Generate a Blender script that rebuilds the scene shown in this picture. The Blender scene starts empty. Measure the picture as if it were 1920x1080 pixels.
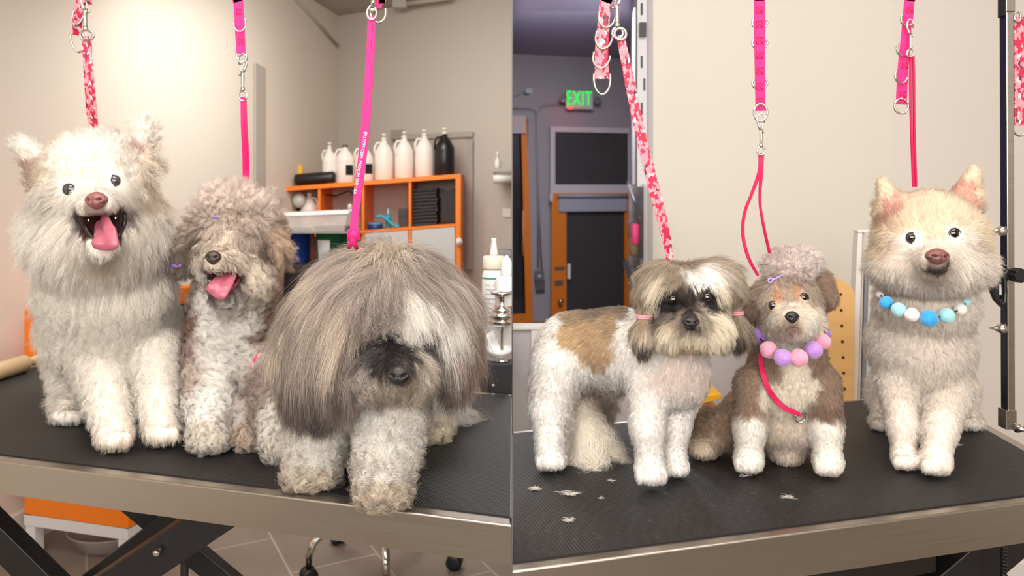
import bpy, bmesh, math, random
import numpy as np
from mathutils import Vector, Matrix
from mathutils.kdtree import KDTree
random.seed(7)
RNG = np.random.default_rng(11)
SC = bpy.context.scene
COL = SC.collection
F = 1500.0          # focal length in photo pixels (1920 wide frame)
HY = 350.0          # horizon row
TZ = 0.85           # table top height
CZ = TZ + 0.438     # camera height
def at(px, py, d):
    return Vector(((px - 960.0) / F * d, d, CZ - (py - HY) / F * d))
def on_z(px, py, z):
    d = (CZ - z) * F / (py - HY)
    return at(px, py, d)
def lin(c):
    return c / 12.92 if c <= 0.04045 else ((c + 0.055) / 1.055) ** 2.4
def rgb(h, a=1.0):
    if isinstance(h, str):
        h = h.lstrip('#'); h = tuple(int(h[i:i + 2], 16) for i in (0, 2, 4))
    return tuple(lin(v / 255.0) for v in h) + (a,)

# ------------------------------------------------------------------ materials
class NT:
    def __init__(s, name):
        s.m = bpy.data.materials.new(name); s.m.use_nodes = True
        s.t = s.m.node_tree; s.t.nodes.clear()
        s.out = s.n('ShaderNodeOutputMaterial')
    def n(s, kind, **kw):
        nd = s.t.nodes.new(kind)
        for k, v in kw.items():
            if k.startswith('_'):
                setattr(nd, k[1:], v)
            else:
                nd.inputs[k.replace('__', ' ')].default_value = v
        return nd
    def l(s, a, b): s.t.links.new(a, b)
def bsdf(nt, color=(.8, .8, .8, 1), rough=.5, metal=0.0, **kw):
    b = nt.n('ShaderNodeBsdfPrincipled')
    b.inputs['Base Color'].default_value = color
    b.inputs['Roughness'].default_value = rough
    b.inputs['Metallic'].default_value = metal
    for k, v in kw.items(): b.inputs[k.replace('_', ' ')].default_value = v
    nt.l(b.outputs[0], nt.out.inputs[0])
    return b
MATS = {}
def mat(name, color, rough=.5, metal=0.0, noise=0.0, nscale=20.0, bump=0.0, bscale=200.0, stretch=None, **kw):
    if name in MATS: return MATS[name]
    nt = NT(name)
    c = rgb(color)
    b = bsdf(nt, c, rough, metal, **kw)
    if noise or bump:
        tc = nt.n('ShaderNodeTexCoord')
        vec = tc.outputs['Object']
        if stretch:
            mp = nt.n('ShaderNodeMapping'); mp.inputs['Scale'].default_value = stretch
            nt.l(vec, mp.inputs[0]); vec = mp.outputs[0]
        if noise:
            nz = nt.n('ShaderNodeTexNoise', Scale=nscale, Detail=4.0); nt.l(vec, nz.inputs['Vector'])
            mx = nt.n('ShaderNodeMix', _data_type='RGBA'); mx.inputs[6].default_value = tuple(v * (1 - noise) for v in c[:3]) + (1,)
            mx.inputs[7].default_value = tuple(min(1, v * (1 + noise)) for v in c[:3]) + (1,)
            nt.l(nz.outputs[0], mx.inputs[0]); nt.l(mx.outputs[2], b.inputs['Base Color'])
        if bump:
            nz2 = nt.n('ShaderNodeTexNoise', Scale=bscale, Detail=3.0); nt.l(vec, nz2.inputs['Vector'])
            bp = nt.n('ShaderNodeBump', Strength=bump, Distance=.002); nt.l(nz2.outputs[0], bp.inputs['Height'])
            nt.l(bp.outputs[0], b.inputs['Normal'])
    MATS[name] = nt.m
    return nt.m

# ------------------------------------------------------------------ object helpers
def tag(o, label=None, cat=None, group=None, kind=None):
    if label: o['label'] = label
    if cat: o['category'] = cat
    if group: o['group'] = group
    if kind: o['kind'] = kind
    return o
def empty(name, loc, label=None, cat=None, group=None, rz=0.0):
    o = bpy.data.objects.new(name, None); COL.objects.link(o)
    o.location = loc; o.rotation_euler = (0, 0, rz); o.empty_display_size = .05
    tag(o, label, cat, group); return o
def link(o, parent=None, local=False):
    """link o; world-space mesh data is kept in place under its parent"""
    COL.objects.link(o)
    if parent is not None:
        o.parent = parent
        if not local:
            m = Matrix.Identity(4); p = parent
            chain = []
            while p is not None: chain.append(p); p = p.parent
            for q in reversed(chain): m = m @ q.matrix_parent_inverse @ q.matrix_basis
            o.matrix_parent_inverse = m.inverted()
    return o
def mesh_obj(name, verts, faces, m=None, parent=None, smooth=False, mats=None, fm=None, local=False):
    me = bpy.data.meshes.new(name)
    me.from_pydata([tuple(v) for v in verts], [], [tuple(f) for f in faces])
    if mats:
        for q in mats: me.materials.append(q)
        if fm is not None: me.polygons.foreach_set('material_index', fm)
    elif m: me.materials.append(m)
    if smooth: me.polygons.foreach_set('use_smooth', [True] * len(me.polygons))
    me.update()
    return link(bpy.data.objects.new(name, me), parent, local)
class MB:
    """collects shapes into one bmesh"""
    def __init__(s): s.b = bmesh.new()
    def box(s, p0, p1, bevel=0.0, mi=0):
        x0, y0, z0 = [min(a, b) for a, b in zip(p0, p1)]; x1, y1, z1 = [max(a, b) for a, b in zip(p0, p1)]
        return s.hexa([(x0, y0, z0), (x1, y0, z0), (x1, y1, z0), (x0, y1, z0), (x0, y0, z1), (x1, y0, z1), (x1, y1, z1), (x0, y1, z1)], bevel, mi)
    def hexa(s, c, bevel=0.0, mi=0):
        v = [s.b.verts.new(p) for p in c]
        fs = [s.b.faces.new([v[i] for i in f]) for f in ((0, 3, 2, 1), (4, 5, 6, 7), (0, 1, 5, 4), (1, 2, 6, 5), (2, 3, 7, 6), (3, 0, 4, 7))]
        for f in fs: f.material_index = mi
        if bevel:
            es = list({e for f in fs for e in f.edges})
            r = bmesh.ops.bevel(s.b, geom=es, offset=bevel, segments=2, affect='EDGES', profile=.5)
            for f in r['faces']: f.material_index = mi
        return s
    def prism(s, poly, d, bevel=0.0, mi=0):
        """poly: list of 3D points; d: extrusion vector"""
        d = Vector(d); a = [s.b.verts.new(p) for p in poly]; c = [s.b.verts.new(Vector(p) + d) for p in poly]
        n = len(poly); fs = [s.b.faces.new(a), s.b.faces.new(list(reversed(c)))]
        for i in range(n): fs.append(s.b.faces.new((a[i], c[i], c[(i + 1) % n], a[(i + 1) % n])))
        for f in fs: f.material_index = mi
        if bevel:
            es = list({e for f in fs for e in f.edges})
            bmesh.ops.bevel(s.b, geom=es, offset=bevel, segments=2, affect='EDGES', profile=.5)
        return s
    def tube(s, pts, r, seg=10, closed=False, caps=True, mi=0, flat=1.0, up=None):
        pts = [Vector(p) for p in pts]; n = len(pts)
        rs = r if isinstance(r, (list, tuple)) else [r] * n
        rings = []; prev = None
        for i, p in enumerate(pts):
            if closed: t = pts[(i + 1) % n] - pts[i - 1]
            else: t = pts[min(i + 1, n - 1)] - pts[max(i - 1, 0)]
            t.normalize()
            if prev is None:
                ref = Vector(up) if up else (Vector((0, 0, 1)) if abs(t.z) < .9 else Vector((0, 1, 0)))
                u = t.cross(ref)
                if u.length < 1e-5: u = t.cross(Vector((1, 0, 0)))
                u.normalize()
            else:
                u = prev - t * prev.dot(t); u.normalize()
            prev = u; w = t.cross(u)
            rings.append([s.b.verts.new(p + (u * math.cos(2 * math.pi * k / seg) + w * math.sin(2 * math.pi * k / seg) * flat) * rs[i]) for k in range(seg)])
        m = n if closed else n - 1
        for i in range(m):
            a, b = rings[i], rings[(i + 1) % n]
            for k in range(seg):
                f = s.b.faces.new((a[k], a[(k + 1) % seg], b[(k + 1) % seg], b[k])); f.material_index = mi; f.smooth = True
        if caps and not closed:
            s.b.faces.new(list(reversed(rings[0]))).material_index = mi; s.b.faces.new(rings[-1]).material_index = mi
        return s
    def lathe(s, base, prof, axis=(0, 0, 1), seg=24, mi=0, smooth=True):
        """prof: list of (radius, height) along axis from base"""
        ax = Vector(axis).normalized(); u = ax.orthogonal().normalized(); w = ax.cross(u); base = Vector(base)
        rings = [[s.b.verts.new(base + ax * h + (u * math.cos(2 * math.pi * k / seg) + w * math.sin(2 * math.pi * k / seg)) * max(r, 1e-5)) for k in range(seg)] for r, h in prof]
        for a, b in zip(rings, rings[1:]):
            for k in range(seg):
                f = s.b.faces.new((a[k], a[(k + 1) % seg], b[(k + 1) % seg], b[k])); f.material_index = mi; f.smooth = smooth
        s.b.faces.new(list(reversed(rings[0]))).material_index = mi; s.b.faces.new(rings[-1]).material_index = mi
        return s
    def ball(s, c, r, seg=20, mi=0, rot=None):
        r = r if isinstance(r, (tuple, list)) else (r, r, r)
        M = Matrix.Translation(Vector(c)) @ (rot if rot else Matrix.Identity(4)) @ Matrix.Diagonal((r[0], r[1], r[2], 1))
        q = bmesh.ops.create_uvsphere(s.b, u_segments=seg, v_segments=max(8, seg // 2), radius=1, matrix=M)
        for v in q['verts']:
            for f in v.link_faces: f.smooth = True; f.material_index = mi
        return s
    def build(s, name, m=None, parent=None, mats=None, local=False):
        bmesh.ops.recalc_face_normals(s.b, faces=s.b.faces)
        me = bpy.data.meshes.new(name); s.b.to_mesh(me); s.b.free()
        for q in (mats or [m]): me.materials.append(q)
        return link(bpy.data.objects.new(name, me), parent, local)
def lerp(a, b, t): return a + (b - a) * t

# ------------------------------------------------------------------ animal bodies: one smooth surface from blended volumes
def V3(px, py, d): return np.array(at(px, py, d), dtype=np.float32)
class Body:
    def __init__(s, vox=0.004):
        s.pr = []; s.cut = []; s.vox = vox; s.warp = None
    def e(s, px, py, d, rx, ry, rz, roll=0.0, k=.016):
        q = d / F; s.pr.append(('e', V3(px, py, d), np.array([rx * q, rz * q, ry * q], np.float32), math.radians(roll), k)); return s
    def c(s, *pts, k=.014):
        P = [V3(*p[:3]) for p in pts]; R = [p[3] * p[2] / F for p in pts]
        for i in range(len(P) - 1): s.pr.append(('c', P[i], P[i + 1], (R[i], R[i + 1]), k))
        return s
    def paw(s, px, py, d, rx, ry, rz, n=4):
        s.e(px, py - ry * .25, d, rx * .92, ry, rz)
        for i in range(n):
            t = (i - (n - 1) / 2) / ((n - 1) / 2); mid = 1 - abs(t)
            s.e(px + t * rx * .68, py + ry * .05, d - rz * d / F * (.45 + .38 * mid), rx * .30, ry * .80, rz * .34, k=.004)
        return s
    def sub(s, px, py, d, rx, ry, rz, roll=0.0, k=.006):
        q = d / F; s.cut.append(('e', V3(px, py, d), np.array([rx * q, rz * q, ry * q], np.float32), math.radians(roll), k)); return s
    @staticmethod
    def dist(pr, X):
        if pr[0] == 'e':
            D = X - pr[1]
            a = pr[3]
            if a:
                ca, sa = math.cos(a), math.sin(a)
                D = np.stack([D[..., 0] * ca - D[..., 2] * sa, D[..., 1], D[..., 0] * sa + D[..., 2] * ca], -1)
            k0 = np.sqrt(((D / pr[2]) ** 2).sum(-1)) + 1e-6; k1 = np.sqrt(((D / (pr[2] ** 2)) ** 2).sum(-1)) + 1e-6
            return k0 * (k0 - 1) / k1
        a, b, (r0, r1) = pr[1], pr[2], pr[3]
        ab = b - a; t = np.clip(((X - a) @ ab) / float(ab @ ab), 0, 1)
        return np.sqrt(((X - a - t[..., None] * ab) ** 2).sum(-1)) - (r0 + (r1 - r0) * t)
    def grid(s):
        lo = np.array([9, 9, 9.]); hi = -lo
        for p in s.pr:
            if p[0] == 'e': r = float(p[2].max()); lo = np.minimum(lo, p[1] - r); hi = np.maximum(hi, p[1] + r)
            else:
                for q, r in ((p[1], p[3][0]), (p[2], p[3][1])): lo = np.minimum(lo, q - r); hi = np.maximum(hi, q + r)
        pad = .06; lo -= pad; hi += pad
        v = s.vox; n = np.ceil((hi - lo) / v).astype(int) + 1
        ax = [np.float32(lo[i]) + np.arange(n[i], dtype=np.float32) * v for i in range(3)]
        G = np.full(tuple(n), 0.3, np.float32)
        for p in s.pr:
            # evaluate only near the primitive
            if p[0] == 'e': r = float(p[2].max()); a = p[1] - r; b = p[1] + r
            else: a = np.minimum(p[1] - p[3][0], p[2] - p[3][1]); b = np.maximum(p[1] + p[3][0], p[2] + p[3][1])
            m = .075
            i0 = np.clip(((a - m - lo) / v).astype(int), 0, n - 1); i1 = np.clip(((b + m - lo) / v).astype(int) + 2, 1, n)
            sl = tuple(slice(i0[i], i1[i]) for i in range(3))
            X = np.stack(np.meshgrid(*[ax[i][sl[i]] for i in range(3)], indexing='ij'), -1)
            d = s.dist(p, X); g = G[sl]; k = p[4]
            h = np.clip(.5 + .5 * (g - d) / k, 0, 1)
            G[sl] = g * (1 - h) + d * h - k * h * (1 - h)
        for p in s.cut:
            r = float(p[2].max()) + .03; a = p[1] - r; b = p[1] + r
            i0 = np.clip(((a - lo) / v).astype(int), 0, n - 1); i1 = np.clip(((b - lo) / v).astype(int) + 2, 1, n)
            sl = tuple(slice(i0[i], i1[i]) for i in range(3))
            X = np.stack(np.meshgrid(*[ax[i][sl[i]] for i in range(3)], indexing='ij'), -1)
            d = -s.dist(p, X); g = G[sl]; k = p[4]
            h = np.clip(.5 - .5 * (g - d) / k, 0, 1)
            G[sl] = g * (1 - h) + d * h + k * h * (1 - h)
        zz = ax[2][None, None, :]
        G = np.maximum(G, (TZ + .0015) - zz)      # flat where it stands on the table
        s.G = G; s.lo = lo.astype(np.float32); s.n = n
        return s
    def sdf(s, P):
        q = (P - s.lo) / s.vox
        q = np.clip(q, 0, s.n - 1.001); i = q.astype(int); f = q - i
        G = s.G; x, y, z = i[:, 0], i[:, 1], i[:, 2]; fx, fy, fz = f[:, 0], f[:, 1], f[:, 2]
        c = lambda a, b, e: G[x + a, y + b, z + e]
        return ((c(0, 0, 0) * (1 - fx) + c(1, 0, 0) * fx) * (1 - fy) + (c(0, 1, 0) * (1 - fx) + c(1, 1, 0) * fx) * fy) * (1 - fz) + \
               ((c(0, 0, 1) * (1 - fx) + c(1, 0, 1) * fx) * (1 - fy) + (c(0, 1, 1) * (1 - fx) + c(1, 1, 1) * fx) * fy) * fz
    def grad(s, P):
        e = s.vox * .75; g = np.empty_like(P)
        for i in range(3):
            o = np.zeros(3, np.float32); o[i] = e
            g[:, i] = s.sdf(P + o) - s.sdf(P - o)
        return g / (np.linalg.norm(g, axis=1, keepdims=True) + 1e-9)
    def hit(s, px, py, d0=.8, d1=2.2, dflt=None):
        ds = np.arange(d0, d1, .002); P = np.array([at(px, py, float(d)) for d in ds], np.float32)
        inside = ((P > s.lo) & (P < s.lo + (s.n - 1) * s.vox)).all(1)
        v = np.where(inside, s.sdf(P), 1)
        w = np.nonzero(v < 0)[0]
        if len(w): return float(ds[w[0]])
        return float(ds[int(np.argmin(v))])
    def mesh(s):
        G = s.G; S = G < 0
        nx, ny, nz = G.shape
        c = [(i, j, k) for i in (0, 1) for j in (0, 1) for k in (0, 1)]
        cnt = np.zeros((nx - 1, ny - 1, nz - 1), np.int8)
        for i, j, k in c: cnt += S[i:nx - 1 + i, j:ny - 1 + j, k:nz - 1 + k]
        act = (cnt > 0) & (cnt < 8); idx = np.argwhere(act)
        vid = np.full(act.shape, -1, np.int64); vid[act] = np.arange(len(idx))
        acc = np.zeros((len(idx), 3)); num = np.zeros(len(idx))
        for a in c:
            for ax in range(3):
                if a[ax]: continue
                b = list(a); b[ax] = 1
                ga = G[idx[:, 0] + a[0], idx[:, 1] + a[1], idx[:, 2] + a[2]]; gb = G[idx[:, 0] + b[0], idx[:, 1] + b[1], idx[:, 2] + b[2]]
                m = (ga < 0) != (gb < 0); t = np.where(m, ga / np.where(m, ga - gb, 1), 0)
                p = np.array(a, float)[None] + t[:, None] * (np.array(b, float) - np.array(a, float))[None]
                acc[m] += p[m]; num[m] += 1
        V = (idx + acc / num[:, None]) * s.vox + s.lo
        faces = []
        for ax in range(3):
            o = [0, 0, 0]; o[ax] = 1
            A = S[:nx - o[0], :ny - o[1], :nz - o[2]]; B = S[o[0]:, o[1]:, o[2]:]
            e = np.argwhere(A != B); u, w = (ax + 1) % 3, (ax + 2) % 3
            ok = (e[:, u] > 0) & (e[:, w] > 0) & (e[:, u] < G.shape[u] - 1) & (e[:, w] < G.shape[w] - 1); e = e[ok]
            ins = S[e[:, 0], e[:, 1], e[:, 2]]
            q = []
            for du, dw in ((0, 0), (1, 0), (1, 1), (0, 1)):
                z = e.copy(); z[:, u] -= du; z[:, w] -= dw; q.append(vid[z[:, 0], z[:, 1], z[:, 2]])
            q = np.stack(q, 1); q[~ins] = q[~ins][:, ::-1]; faces.append(q)
        return V, np.concatenate(faces)

def fur_material(name, spec=.07, rough=.55, soft=.75):
    nt = NT(name)
    a = nt.n('ShaderNodeAttribute', _attribute_name='col'); nn = nt.n('ShaderNodeAttribute', _attribute_name='sn')
    d = nt.n('ShaderNodeBsdfDiffuse'); nt.l(a.outputs['Color'], d.inputs['Color']); nt.l(nn.outputs['Vector'], d.inputs['Normal'])
    d2 = nt.n('ShaderNodeBsdfDiffuse'); nt.l(a.outputs['Color'], d2.inputs['Color'])
    tr = nt.n('ShaderNodeBsdfTranslucent'); nt.l(a.outputs['Color'], tr.inputs['Color'])
    m0 = nt.n('ShaderNodeMixShader'); m0.inputs[0].default_value = .12; nt.l(d2.outputs[0], m0.inputs[1]); nt.l(tr.outputs[0], m0.inputs[2])
    m1 = nt.n('ShaderNodeMixShader'); m1.inputs[0].default_value = soft; nt.l(m0.outputs[0], m1.inputs[1]); nt.l(d.outputs[0], m1.inputs[2])
    h = nt.n('ShaderNodeBsdfHair'); h.inputs['RoughnessU'].default_value = rough * .5; h.inputs['RoughnessV'].default_value = 1.0
    h.inputs['Color'].default_value = (.9, .88, .85, 1)
    m2 = nt.n('ShaderNodeMixShader'); m2.inputs[0].default_value = spec; nt.l(m1.outputs[0], m2.inputs[1]); nt.l(h.outputs[0], m2.inputs[2])
    nt.l(m2.outputs[0], nt.out.inputs[0])
    return nt.m
def skin_material(name):
    nt = NT(name)
    a = nt.n('ShaderNodeAttribute', _attribute_name='col')
    b = bsdf(nt, rough=.85); nt.l(a.outputs['Color'], b.inputs['Base Color']); b.inputs['Specular IOR Level'].default_value = .15
    return nt.m

HAIR_SCALE = 1.0
def grow(body, root_name, parent, ctrl, n, spacing=.010, width=.00017, excl=(), K=8, hue=.05, clump=.7, noise=.12, grav=.35, seed=1,
         fmat=None, smat=None, lift_noise=.006, cscale=1.0, body_name='body', lock_var=.12, nn=.2, wave=0.0, wsc=55.0):
    """build the continuous body mesh and its coat. ctrl rows: px,py,len_px,(dx,dy,dz),lift,curl,colour[,d]"""
    rng = np.random.default_rng(seed)
    V, Fc = body.mesh(); V = V.astype(np.float32)
    me = bpy.data.meshes.new(body_name); me.from_pydata(V.tolist(), [], Fc.tolist())
    me.polygons.foreach_set('use_smooth', [True] * len(me.polygons)); me.update()
    cp, cl, cv, cli, ccu, cc = [], [], [], [], [], []
    for r in ctrl:
        px, py, L, dv, li, cu, co = r[:7]; d = r[7] if len(r) > 7 else body.hit(px, py)
        cp.append(V3(px, py, d)); cl.append(L * d / F); v = np.array([dv[0], -dv[2], -dv[1]], float)
        cv.append(v / (np.linalg.norm(v) + 1e-9)); cli.append(li); ccu.append(cu); cc.append(rgb(co)[:3])
    cp = np.array(cp, np.float32); cl = np.array(cl); cv = np.array(cv); cli = np.array(cli); ccu = np.array(ccu); cc = np.array(cc)
    W8 = np.array([1, .75, 1], np.float32)
    def interp(P, arrs, power=2.6):
        out = [np.zeros((len(P),) + a.shape[1:]) for a in arrs]
        for s0 in range(0, len(P), 20000):
            Q = P[s0:s0 + 20000]
            d2 = (((Q[:, None, :] - cp[None]) * W8) ** 2).sum(-1) + 2e-5
            w = d2 ** -power; w /= w.sum(1, keepdims=True)
            for o, a in zip(out, arrs): o[s0:s0 + 20000] = w @ a
        return out
    lowf = lambda P, sc, ph: (np.sin(P[:, 0] * sc + ph) * np.sin(P[:, 1] * sc * 1.1 + ph * 1.7) * np.sin(P[:, 2] * sc * .93 + ph * 2.3))
    def jig(P, amp):   # break up colour borders
        return P + np.stack([lowf(P, 190, 1.0), lowf(P, 170, 2.0), lowf(P, 210, 3.0)], 1).astype(np.float32) * amp
    colv = interp(jig(V, .006), [cc], 3.6)[0] * .95
    ca = me.color_attributes.new('col', 'FLOAT_COLOR', 'POINT'); ca.data.foreach_set('color', np.concatenate([colv, np.ones((len(V), 1))], 1).ravel().astype(np.float32))
    me.materials.append(smat); bo = bpy.data.objects.new(body_name, me); link(bo, parent)
    # roots
    n = int(n * HAIR_SCALE)
    T = np.concatenate([Fc[:, [0, 1, 2]], Fc[:, [0, 2, 3]]]); A, B, C = V[T[:, 0]], V[T[:, 1]], V[T[:, 2]]
    N = np.cross(B - A, C - A); ar = np.linalg.norm(N, axis=1) * .5
    cen = (A + B + C) / 3; cam = np.array([0, 0, CZ], np.float32)
    fn = N / (np.linalg.norm(N, axis=1, keepdims=True) + 1e-12); vd = cam - cen; vd /= np.linalg.norm(vd, axis=1, keepdims=True)
    facing = (fn * vd).sum(1)
    wgt = ar * np.clip(.45 + .9 * facing + .35 * (1 - np.abs(facing)), .12, 1.2)
    wgt[cen[:, 2] < TZ + .004] = 0
    wgt = np.where(np.isfinite(wgt), wgt, 0)
    ti = rng.choice(len(T), n, p=wgt / wgt.sum())
    u = rng.random((n, 2)); m = u.sum(1) > 1; u[m] = 1 - u[m]
    P0 = (A[ti] + (B[ti] - A[ti]) * u[:, :1] + (C[ti] - A[ti]) * u[:, 1:]).astype(np.float32)
    keep = np.ones(n); short = np.ones(n)
    for ex in excl:
        px, py, r = ex[:3]; d = ex[3] if len(ex) > 3 else body.hit(px, py); q = V3(px, py, d); rr = r * d / F
        ry = ex[4] if len(ex) > 4 else 1.0
        dd = P0 - q; dd[:, 2] /= ry; dd[:, 1] *= .45
        t = np.linalg.norm(dd, axis=1) / rr
        keep = np.where(t < 1, 0, keep); short = np.minimum(short, np.clip(.25 + (t - 1) * 1.1, .25, 1))
    P0 = P0[keep > 0]; short = short[keep > 0]; n = len(P0)
    Nr = body.grad(P0)
    L, cvv, li, cu = interp(P0, [cl, cv, cli, ccu]); 
    col = interp(jig(P0, .006) + rng.normal(0, .0016, P0.shape).astype(np.float32), [cc], 3.6)[0]
    # clumps
    # approximate poisson centres by random pick
    area = ar.sum(); nc = int(area / spacing ** 2); nc = min(max(nc, 50), n)
    ci = rng.choice(n, nc, replace=False)
    kd = KDTree(nc)
    for i, j in enumerate(ci): kd.insert(Vector(P0[j].tolist()), i)
    kd.balance()
    assign = np.fromiter((kd.find(p)[1] for p in P0.tolist()), np.int64, n)
    # per clump randoms
    crand = rng.normal(0, 1, (nc, 3)); cphase = rng.random(nc) * 6.283; clen = 1 + rng.normal(0, lock_var, nc); csgn = rng.choice([-1, 1], nc)
    ctone = rng.normal(0, hue, nc)
    cenroot = ci[assign]
    T0 = cvv - (cvv * Nr).sum(1, keepdims=True) * Nr
    T0 = T0 / (np.linalg.norm(T0, axis=1, keepdims=True) + 1e-6)
    T0 = T0 + crand[assign] * noise * 1.2 + rng.normal(0, noise * .5, (n, 3))
    if wave:
        T0 = T0 + np.stack([np.sin(P0[:, 0] * wsc * 1.3 + P0[:, 2] * wsc + 2 * np.sin(P0[:, 2] * wsc * 1.7)), np.zeros(n), np.sin(P0[:, 2] * wsc * .8 - P0[:, 0] * wsc * 1.1 + 1.3) * .4], 1) * wave
    li2 = np.clip(li + rng.normal(0, .08, n), 0, 1)[:, None]
    d = Nr * li2 + T0 * (1 - li2); d /= np.linalg.norm(d, axis=1, keepdims=True)
    L = L * short * clen[assign] * np.clip(1 + rng.normal(0, .13, n), .5, 1.35)
    L = np.maximum(L, .0015)
    hoff = np.abs(rng.normal(0, lift_noise, n)) + .0004
    hoff = np.minimum(hoff, L * .5)
    P = np.empty((n, K, 3), np.float32); P[:, 0] = P0 - Nr * .0012
    p = P0.copy(); g = np.array([0, 0, -1.0])
    for s in range(1, K):
        t = s / (K - 1)
        d = d + g * (grav * t * np.clip(L / .03, .2, 2.0) / (K - 1) * 3)[:, None] + cvv * (.10 * (1 - li2))
        d /= np.linalg.norm(d, axis=1, keepdims=True)
        p = (p + d * (L / (K - 1))[:, None]).astype(np.float32)
        sd = body.sdf(p); mn = hoff * min(1, t * 1.6); push = np.clip(mn - sd, 0, .02)
        if (push > 0).any():
            gr = body.grad(p); p = (p + gr * push[:, None]).astype(np.float32)
            dn = (d * gr).sum(1); fix = (push > 0) & (dn < 0)
            d[fix] -= gr[fix] * dn[fix][:, None] * .9
        p[:, 2] = np.maximum(p[:, 2], TZ + .001)
        P[:, s] = p
    ts = np.linspace(0, 1, K)[None, :, None]
    # pull towards the lock's centre line
    Cn = P[cenroot]; w = clump * ts ** 1.1
    off = (P0 - P0[cenroot])[:, None, :]
    P = P * (1 - w) + (Cn + off * .22) * w
    # curl
    Td = P[:, -1] - P[:, 0]; Td /= np.linalg.norm(Td, axis=1, keepdims=True) + 1e-9
    U = np.cross(Td, Nr); U /= np.linalg.norm(U, axis=1, keepdims=True) + 1e-9; Wv = np.cross(Td, U)
    turns = np.clip(L / .012, .6, 3.2) * (0.6 + .5 * rng.random(nc))[assign]
    ph = cphase[assign][:, None] + ts[:, :, 0] * (turns * 6.283 * csgn[assign])[:, None]
    amp = (cu * .0065 * np.clip(L / .02, .3, 1.4))[:, None] * np.minimum(ts[:, :, 0] * 1.7, 1)
    P = P + (U[:, None] * (np.cos(ph) * amp)[:, :, None] + Wv[:, None] * (np.sin(ph) * amp)[:, :, None])
    P = P + (rng.normal(0, 1, (n, 1, 3)) * .0012 * cscale) * ts ** 1.5 * np.clip(L / .02, .3, 3)[:, None, None]
    P[:, :, 2] = np.maximum(P[:, :, 2], TZ + .0008)
    tone = (1 + ctone[assign] + rng.normal(0, hue, n))[:, None]
    tone = np.where(col.mean(1, keepdims=True) > .6, 1 + (tone - 1) * .5, tone)
    col = np.clip(col * tone, 0.002, .97)
    hc = bpy.data.hair_curves.new('fur'); hc.add_curves([K] * n)
    hc.attributes['position'].data.foreach_set('vector', P.astype(np.float32).ravel())
    rad = width * (1 - .75 * np.linspace(0, 1, K)[None] ** 1.8) * (0.7 + .6 * rng.random((n, 1)))
    ra = hc.attributes.new('radius', 'FLOAT', 'POINT'); ra.data.foreach_set('value', rad.astype(np.float32).ravel())
    a = hc.attributes.new('col', 'FLOAT_COLOR', 'CURVE'); a.data.foreach_set('color', np.concatenate([col, np.ones((n, 1))], 1).astype(np.float32).ravel())
    Ns = Nr + rng.normal(0, nn, Nr.shape) + crand[assign] * nn * .8 + d * nn * 1.2
    Ns /= np.linalg.norm(Ns, axis=1, keepdims=True)
    a = hc.attributes.new('sn', 'FLOAT_VECTOR', 'CURVE'); a.data.foreach_set('vector', Ns.astype(np.float32).ravel())
    hc.materials.append(fmat)
    fo = bpy.data.objects.new('fur', hc); link(fo, parent); fo['kind'] = 'stuff'
    return bo, fo
FUR = fur_material('fur_coat'); SKIN = skin_material('skin_under_coat')
M_eye = mat('eye_black', (14, 10, 9), .04, 0, **{'Coat_Weight': 1.0})
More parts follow.
